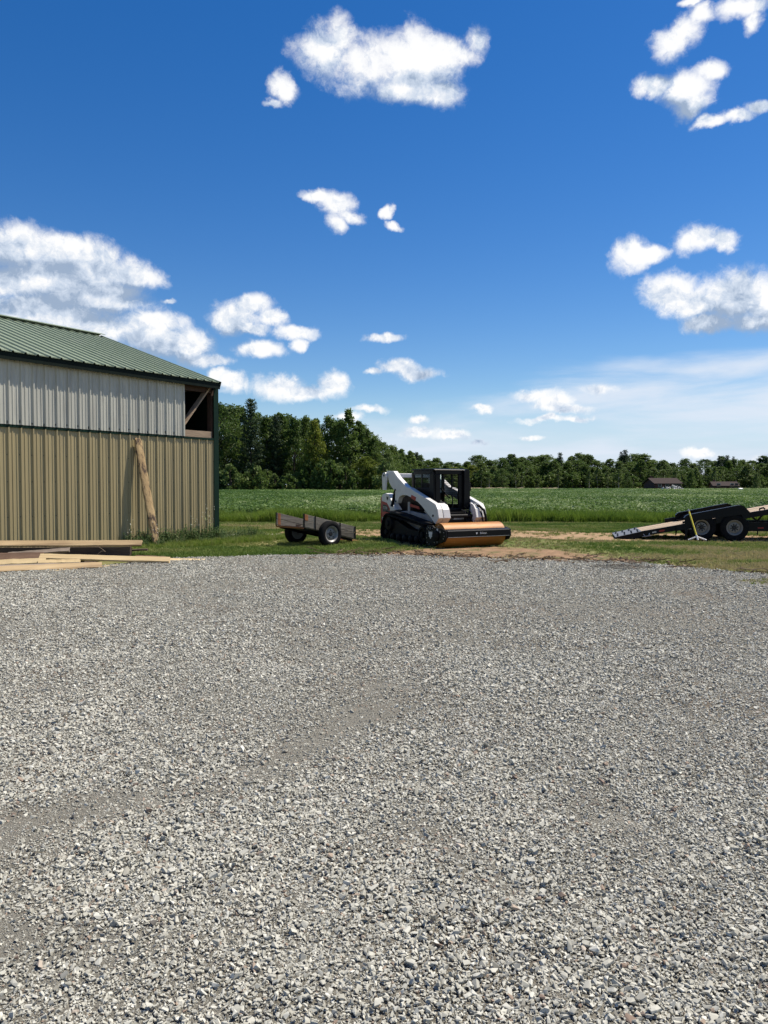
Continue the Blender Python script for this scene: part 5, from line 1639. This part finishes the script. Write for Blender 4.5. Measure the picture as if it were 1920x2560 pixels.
def pine(seed, h=16.0, w=3.4, open_=0.0, base=0.12):
    r = random.Random(seed); mb = MB(); ti = []
    trunk = MB(); trunk.tube([(0, 0, -0.3), (0.05, 0, h * 0.5), (0, 0, h)], [0.26, 0.16, 0.02], 7)
    z = h * base
    while z < h * 0.985:
        f = z / h
        L_ = w * (1 - f) ** 0.62 * r.uniform(0.78, 1.12) + 0.25
        nb = r.randint(5, 7); a0 = r.uniform(0, 6.28)
        for k in range(nb):
            if r.random() < open_: continue
            a = a0 + 6.283 * k / nb + r.gauss(0, 0.15); l = L_ * r.uniform(0.6, 1.1)
            rise = r.uniform(0.02, 0.35) + 0.45 * f
            t_ = min(1, max(0, r.gauss(0.5, 0.2)))
            m = max(5, int(l * 8))
            trunk.tube([(0, 0, z), (math.cos(a) * l, math.sin(a) * l, z + rise * l)], [0.035, 0.01], 3, False)
            for j in range(m):
                q = (j + r.random()) / m; q = q ** 0.75
                for _ in range(5):
                    c = Vector((math.cos(a) * l * q + r.gauss(0, 0.20), math.sin(a) * l * q + r.gauss(0, 0.20), z + rise * l * q + r.gauss(0, 0.10)))
                    leafquad(mb, c, r.uniform(0.13, 0.30), r, 1.5, 0.36); ti.append(min(1, max(0, t_ + r.gauss(0, 0.12))))
        z += r.uniform(0.50, 0.85)
    return with_tint(mb, ti, f"crown_p{seed}"), trunk.mesh(f"trunk_p{seed}", 60)


BROAD = [broadleaf(900 + k, 15, [3.6, 4.2, 3.9, 4.6, 3.2][k], base=[0.08, 0.12, 0.06, 0.1, 0.15][k], top=[0.35, 0.2, 0.4, 0.15, 0.4][k]) for k in range(5)]
YELLOW = broadleaf(950, 15, 3.5, clumps=140, per=44, base=0.16, top=0.55)
LIGHT = [broadleaf(960 + k, 10, [2.3, 1.9][k], clumps=60, per=36, leaf=0.22, base=0.22, top=0.35) for k in range(2)]
POPLAR = broadleaf(970, 18, 3.2, clumps=120, per=40, leaf=0.22, base=0.2, top=0.62)
PINES = [pine(980, 16, 3.6), pine(981, 16, 2.8, 0.22, 0.25), pine(982, 18, 4.6, 0.05, 0.06)]
SHRUB = [broadleaf(990 + k, 4.0, 2.2, clumps=34, per=40, leaf=0.2, base=0.02, top=0.2) for k in range(2)]


def tree(name, proto, ph, px, depth, top_y, wide, label, leaf_m, group=None, cat='tree', bark='bark', seed=0):
    crown, trunk = proto
    X = (px - 960) / FPX * depth
    H = CAM_H + (1212 - top_y) / FPX * depth
    s = H / ph
    root = thing(name, label, cat, (X, depth, 0), random.uniform(0, 6.28), group)
    root.scale = (s * wide, s * wide, s)
    for nm, me, m in (('trunk', trunk, M[bark]), ('crown', crown, M[leaf_m])):
        if len(me.materials) == 0: me.materials.append(None)
        o = bpy.data.objects.new(nm, me); COL.objects.link(o); o.parent = root
        o.material_slots[0].link = 'OBJECT'; o.material_slots[0].material = m
    return root


ORD = 'first second third fourth fifth sixth seventh eighth ninth tenth eleventh twelfth thirteenth fourteenth fifteenth sixteenth seventeenth eighteenth nineteenth twentieth'.split()
n_front = 0
GN = 'broadleaf trees of the near wood left of the loader'
LN = "dark broadleaf tree half hidden in the back row of the near wood"
for (px, d, ty, k, wd) in ((508, 188, 1010, 0, 1.0), (548, 186, 1006, 3, 1.0), (580, 192, 1012, 1, 0.9), (668, 190, 1040, 2, 1.0), (700, 193, 1030, 4, 1.05), (737, 188, 1041, 0, 0.9),
                           (766, 194, 1040, 2, 0.9), (822, 190, 1040, 1, 0.95), (846, 187, 1052, 3, 0.85), (897, 189, 1050, 4, 0.95), (917, 191, 1072, 0, 0.95), (935, 189, 1090, 2, 1.0), (957, 193, 1104, 3, 1.0), (980, 205, 1113, 1, 1.1), (1003, 222, 1121, 4, 1.2), (1026, 236, 1126, 0, 1.3),
                           (640, 200, 1030, 3, 1.0), (720, 202, 1036, 1, 1.0), (790, 202, 1044, 4, 1.0), (850, 203, 1046, 0, 1.0), (600, 203, 1015, 2, 1.0), (905, 204, 1060, 3, 1.0), (470, 190, 1005, 1, 1.0), (440, 186, 1010, 2, 1.0),
                           (560, 205, 1012, 4, 1.0), (680, 206, 1040, 0, 1.0), (760, 207, 1046, 3, 1.0), (940, 204, 1096, 1, 0.9)):
    lab = LN
    if d < 196 and px > 545:
        lab = f"{ORD[n_front]} dark broadleaf tree from the barn corner in the near wood's front row"; n_front += 1
    tree('broadleaf_tree', BROAD[k], 15, px, d, ty, wd, lab, 'leaf', GN)
tree('pine_tree', PINES[2], 18, 628, 184, 996, 0.85, "tall broad white pine standing highest left in the near wood", 'needle')
tree('pine_tree', PINES[0], 16, 690, 187, 1034, 0.8, "slim dark pine among the broadleaf trees right of the tallest pine", 'needle')
tree('maple_tree', YELLOW, 15, 787, 183, 1048, 0.95, "yellow-green sunlit tree standing out in the front of the near wood", 'leaf_yellow')
tree('poplar_tree', POPLAR, 18, 872, 186, 1019, 1.15, "tall ragged-topped tree rising over the right part of the near wood", 'leaf')
tree('pine_tree', PINES[1], 16, 947, 196, 1104, 0.9, "small dark conifer at the right end of the near wood", 'needle')
tree('broadleaf_tree', YELLOW, 15, 968, 186, 1130, 1.5, "low bright green tree at the right end of the near wood, behind the loader", 'leaf_light')
tree('broadleaf_tree', BROAD[3], 15, 915, 181, 1140, 1.6, "rounded green tree low in front of the near wood's right part", 'leaf_yellow')
GS = 'undergrowth shrubs at the foot of the near wood'
LS = "leafy green shrub at the foot of the near wood, on the field edge"
for i, px in enumerate(range(470, 985, 18)):
    tree('shrub', SHRUB[i % 2], 4.0, px + random.uniform(-6, 6), 179 + random.uniform(-2, 4), random.uniform(1150, 1192), random.uniform(0.75, 1.0), LS, 'leaf' if i % 3 else 'leaf_light', GS, 'shrub')

# far treeline
TOPX = [985, 1045, 1075, 1105, 1130, 1174, 1209, 1285, 1332, 1367, 1401, 1441, 1485, 1525, 1560, 1594, 1614, 1648, 1688, 1737, 1792, 1816, 1856, 1876, 1900, 1920, 2100]
TOPY = [1124, 1130, 1142, 1146, 1145, 1139, 1142, 1136, 1138, 1139, 1132, 1135, 1141, 1144, 1128, 1136, 1138, 1141, 1144, 1149, 1141, 1138, 1149, 1151, 1143, 1138, 1136]
GF = 'broadleaf trees of the far treeline'
LF = "distant broadleaf tree in the long treeline beyond the crop field"
i = 0; px = 980.0
KINDS = [('leaf', 0.66), ('leaf_light', 0.18), ('leaf', 0.12), ('leaf_yellow', 0.04)]
def pick_leaf():
    r_ = random.random(); a_ = 0
    for nm, p_ in KINDS:
        a_ += p_
        if r_ < a_: return nm
    return 'leaf'
px = 975.0
while px < 2080:       # back row makes the skyline
    d = 276 + random.uniform(-4, 4)
    ty = float(np.interp(px, TOPX, TOPY)) + random.choice((-3, 0, 2, 5, 9, 13))
    tree('broadleaf_tree', BROAD[(i + 2) % 5], 15, px, d, ty, random.uniform(1.5, 2.2), LF, pick_leaf(), GF)
    px += random.uniform(16, 34); i += 1
px = 985.0
while px < 2080:       # middle row, lower and mixed
    d = 262 + random.uniform(-6, 6)
    ty = float(np.interp(px, TOPX, TOPY)) + random.uniform(6, 30)
    tree('broadleaf_tree', BROAD[i % 5], 15, px, d, ty, random.uniform(1.4, 2.2), LF, pick_leaf(), GF)
    px += random.uniform(18, 34); i += 1
GC = 'dark conifers of the far treeline'
LC = "distant dark conifer poking above the far treeline"
for i, (px, ty, k) in enumerate(((988, 1122, 0), (1008, 1126, 1), (1042, 1128, 0), (1284, 1133, 0), (1399, 1129, 0), (1552, 1130, 1), (1561, 1122, 0),
                    (1796, 1140, 1), (1816, 1136, 0), (1832, 1142, 1), (1915, 1140, 0))):
    tree('pine_tree', PINES[k], 16, px, 268, ty, 0.85, f"{ORD[i]} distant dark conifer from the left, poking above the far treeline", 'needle', GC)
GP = 'slender pale-trunked trees before the far treeline'
LP = "slender light green tree with pale trunk in front of the far treeline"
for i, (px, ty) in enumerate(((1136, 1175), (1203, 1168), (1222, 1182), (1290, 1172), (1304, 1180), (1346, 1190), (1395, 1170), (1410, 1182), (1472, 1175), (1494, 1168), (1520, 1178), (1546, 1172), (1640, 1178), (1690, 1170), (1702, 1180),
                 (1740, 1172), (1786, 1165), (1800, 1174), (1895, 1180))):
    tree('slender_tree', LIGHT[int(px) % 2], 10, px, 250 + random.uniform(-3, 3), ty, random.uniform(0.9, 1.2), f"{ORD[i]} slender pale-trunked light green tree from the left before the far treeline", 'leaf_light', GP, bark='pale_bark')
GU = 'undergrowth shrubs at the foot of the far treeline'
LU = "low dark shrub at the foot of the far treeline"
px = 985.0; i = 0
while px < 2060:
    if not (1605 < px < 1700 or 1775 < px < 1860):
        tree('shrub', SHRUB[i % 2], 4.0, px, 254 + random.uniform(-2, 2), random.uniform(1176, 1198), random.uniform(0.9, 1.3), LU, 'leaf', GU, 'shrub')
    px += random.uniform(17, 26); i += 1
tree('round_tree', BROAD[3], 15, 1255, 246, 1170, 1.25, "rounded dark green tree standing forward of the far treeline right of the loader", 'leaf')
tree('round_tree', BROAD[1], 15, 1568, 244, 1180, 1.1, "rounded dark tree standing just left of the distant brown house", 'leaf')
tree('round_tree', BROAD[0], 15, 1728, 240, 1176, 1.3, "broad dark tree standing right of the distant brown house", 'leaf')
tree('round_tree', BROAD[2], 15, 1890, 236, 1182, 1.0, "small round tree on the lawn at the far right edge", 'leaf_light')

# ================================================================== FAR HOUSES AND HEAPS
M['brown_wall'] = mat("brown_boards", (0.110, 0.045, 0.034), (0.080, 0.033, 0.026), 3, 0.8)
M['shingle'] = mat("shingle", (0.062, 0.048, 0.044), (0.048, 0.038, 0.035), 3, 0.95, spec=0.1)
M['dark_pane'] = mat("dark_pane", (0.020, 0.022, 0.025), None, 3, 0.2)
M['pale_wall'] = mat("pale_trim", (0.55, 0.52, 0.47), None, 3, 0.7)


def house(label, px, depth, w_, dpt, eave, ridge, rz, roof_m='shingle', windows=2):
    X = (px - 960) / FPX * depth
    h = thing('house', label, 'house', (X, depth, 0), rz)
    MB().b2(-w_ / 2, w_ / 2, -dpt / 2, dpt / 2, -0.2, eave).build('wall', M['brown_wall'], h)
    for s in (-1, 1):
        mb = MB(); mb.prism([(-dpt / 2, eave), (dpt / 2, eave), (0, ridge)], lambda a, b: (s * w_ / 2, a, b), lambda a, b: (s * (w_ / 2 - 0.15), a, b)); mb.build('gable', M['brown_wall'], h)
    rf = MB()
    for s in (-1, 1):
        rf.prism([(s * (dpt / 2 + 0.5), eave - 0.12), (0, ridge), (0, ridge + 0.16), (s * (dpt / 2 + 0.5), eave + 0.05)], lambda a, b: (-w_ / 2 - 0.4, a, b), lambda a, b: (w_ / 2 + 0.4, a, b))
    rf = rf.build('roof', M[roof_m], h)
    MB().b2(-w_ * 0.42, -w_ * 0.42 + 0.6, 0.3, 0.9, ridge - 0.3, ridge + 0.7).build('chimney', M['brown_wall'], rf)
    for k in range(windows):
        x_ = -w_ * 0.30 + k * w_ * 0.55 / max(1, windows - 1) if windows > 1 else 0
        wn = MB().b2(x_ - 0.55, x_ + 0.55, -dpt / 2 - 0.05, -dpt / 2 - 0.004, 1.0, 2.1).build('window', M['pale_wall'], h)
        MB().b2(x_ - 0.45, x_ + 0.45, -dpt / 2 - 0.07, -dpt / 2 - 0.052, 1.1, 2.0).build('pane', M['dark_pane'], wn)
    MB().b2(w_ * 0.36, w_ * 0.36 + 0.95, -dpt / 2 - 0.06, -dpt / 2 - 0.004, 0.0, 2.1).build('door', M['dark_pane'], h)
    return h


house("distant dark brown house with grey gable roof before the far treeline", 1655, 226, 8.0, 7.0, 2.0, 3.5, R(6), windows=3)
house("distant low brown house at the right edge of the far treeline", 1808, 236, 7.0, 6.0, 1.3, 2.5, R(-10), windows=2)
# pale heap of field stones in front of the brown house
M['pale_rock'] = mat("pale_rock", (0.62, 0.60, 0.56), (0.40, 0.38, 0.35), 1.5, 0.9)
rp = thing('stone_heap', "heap of pale field stones on the crop edge before the brown house", "stones", ((1682 - 960) / FPX * 196, 196, 0), 0)
rr = random.Random(77)
rock_mesh = [stone_mesh(60 + k, 12) for k in range(4)]
for k in range(60):
    a = rr.gauss(0, 1.9); a = max(-3.4, min(3.4, a)); hh = max(0.15, 1.35 - 0.28 * abs(a))
    o = obj('stone', rock_mesh[k % 4], M['pale_rock'], rp)
    o.location = (a, rr.uniform(-0.7, 0.9), rr.random() * hh + 0.1); o.rotation_euler = (rr.uniform(0, 6), rr.uniform(0, 6), rr.uniform(0, 6))
    s = rr.uniform(0.45, 0.95); o.scale = (s * 1.3, s, s)
tk = thing('white_tank', "small white tank on the lawn at the far right, before the low house", "tank", ((1851 - 960) / FPX * 190, 190, 0), R(8))
MB().lathe([(0.0, -0.95), (0.28, -0.88), (0.42, -0.7), (0.45, -0.5), (0.45, 0.5), (0.42, 0.7), (0.28, 0.88), (0.0, 0.95)], (0, 0, 0.75), (1, 0, 0), 20).build('shell', M['white_metal'], tk, smooth=40)
for x_ in (-0.5, 0.5): MB().b2(x_ - 0.08, x_ + 0.08, -0.3, 0.3, -0.05, 0.42).build('leg', M['grey_paint'], tk)
MB().lathe([(0.12, 0), (0.12, 0.18), (0.0, 0.2)], (0, 0, 1.19), (0, 0, 1), 12).build('valve_dome', M['white_metal'], tk)
tk.scale = (0.7, 0.7, 0.7)
# grassy bank before the low house, brushwood line at the left of the far field edge
M['straw'] = mat("dry_brush", (0.30, 0.245, 0.165), (0.17, 0.14, 0.09), 0.8, 0.95)
xs_ = np.linspace(-24, 12, 60)
strip('dry_bank', np.linspace(26, 54, 80), np.full(80, 236.5) + fbm(np.linspace(0, 9, 80), np.zeros(80), 5, 3), np.full(80, 246.0), 3,
      lambda x, y: 0.35 + 0.55 * fbm(x * 0.3 + 40, y * 0.3, 6, 3) * (np.asarray(y) > 238), M['straw'], "strip of dry pale brush along the far field edge", "brush")


# ================================================================== CLODS AND TWIGS ALONG THE GRAVEL EDGE
M['clod'] = inst_mat("dirt_clod", [(0.0, (0.055, 0.038, 0.026)), (0.6, (0.13, 0.09, 0.06)), (1.0, (0.26, 0.20, 0.14))], rough=0.95, spec=0.1)
def twig_mesh(k):
    r = random.Random(700 + k); mb = MB(); p = Vector((0, 0, 0)); pts = [p.copy()]
    for _ in range(5):
        p = p + Vector((r.uniform(0.06, 0.11), r.gauss(0, 0.03), r.gauss(0.004, 0.012))); pts.append(p.copy())
    mb.tube(pts, [0.008, 0.008, 0.007, 0.006, 0.005, 0.003], 5)
    for _ in range(3):
        b = pts[r.randint(1, 4)]; mb.tube([b, b + Vector((r.uniform(0.03, 0.09), r.gauss(0, 0.06), r.uniform(0, 0.04)))], [0.005, 0.002], 4)
    return mb.mesh(f"twig_{k}")
def make_clods():
    n = 900
    x = np.concatenate([rng.uniform(-1.6, 5.6, 620), rng.uniform(5.0, 8.0, 140), rng.uniform(-1.4, 1.8, 140)]); e = edge(x)
    y = e + rng.normal(0.15, 0.45, n)
    big = rng.rand(n) ** 3
    tw = rng.rand(n) < 0.16
    s = np.where(tw, rng.uniform(0.6, 1.6, n), 0.02 + 0.11 * big)
    idx = np.where(tw, rng.randint(4, 8, n), rng.randint(0, 4, n))
    z = np.where(tw, 0.022, 0.01 + s * 0.12)
    sc = np.stack([s, s, s * np.where(tw, 1, 0.75)], 1)
    rot = np.stack([np.where(tw, 0, rng.normal(0, 0.4, n)), np.where(tw, 0, rng.normal(0, 0.4, n)), rng.uniform(0, 6.28, n)], 1)
    protos = [(stone_mesh(40 + k, 16), M['clod']) for k in range(4)] + [(twig_mesh(k), M['clod']) for k in range(4)]
    scatter('clods_and_twigs', np.stack([x, y, z], 1), rot, sc, idx, rng.rand(n), protos, "dirt clods and twigs scraped up along the far gravel edge", "debris")
make_clods()
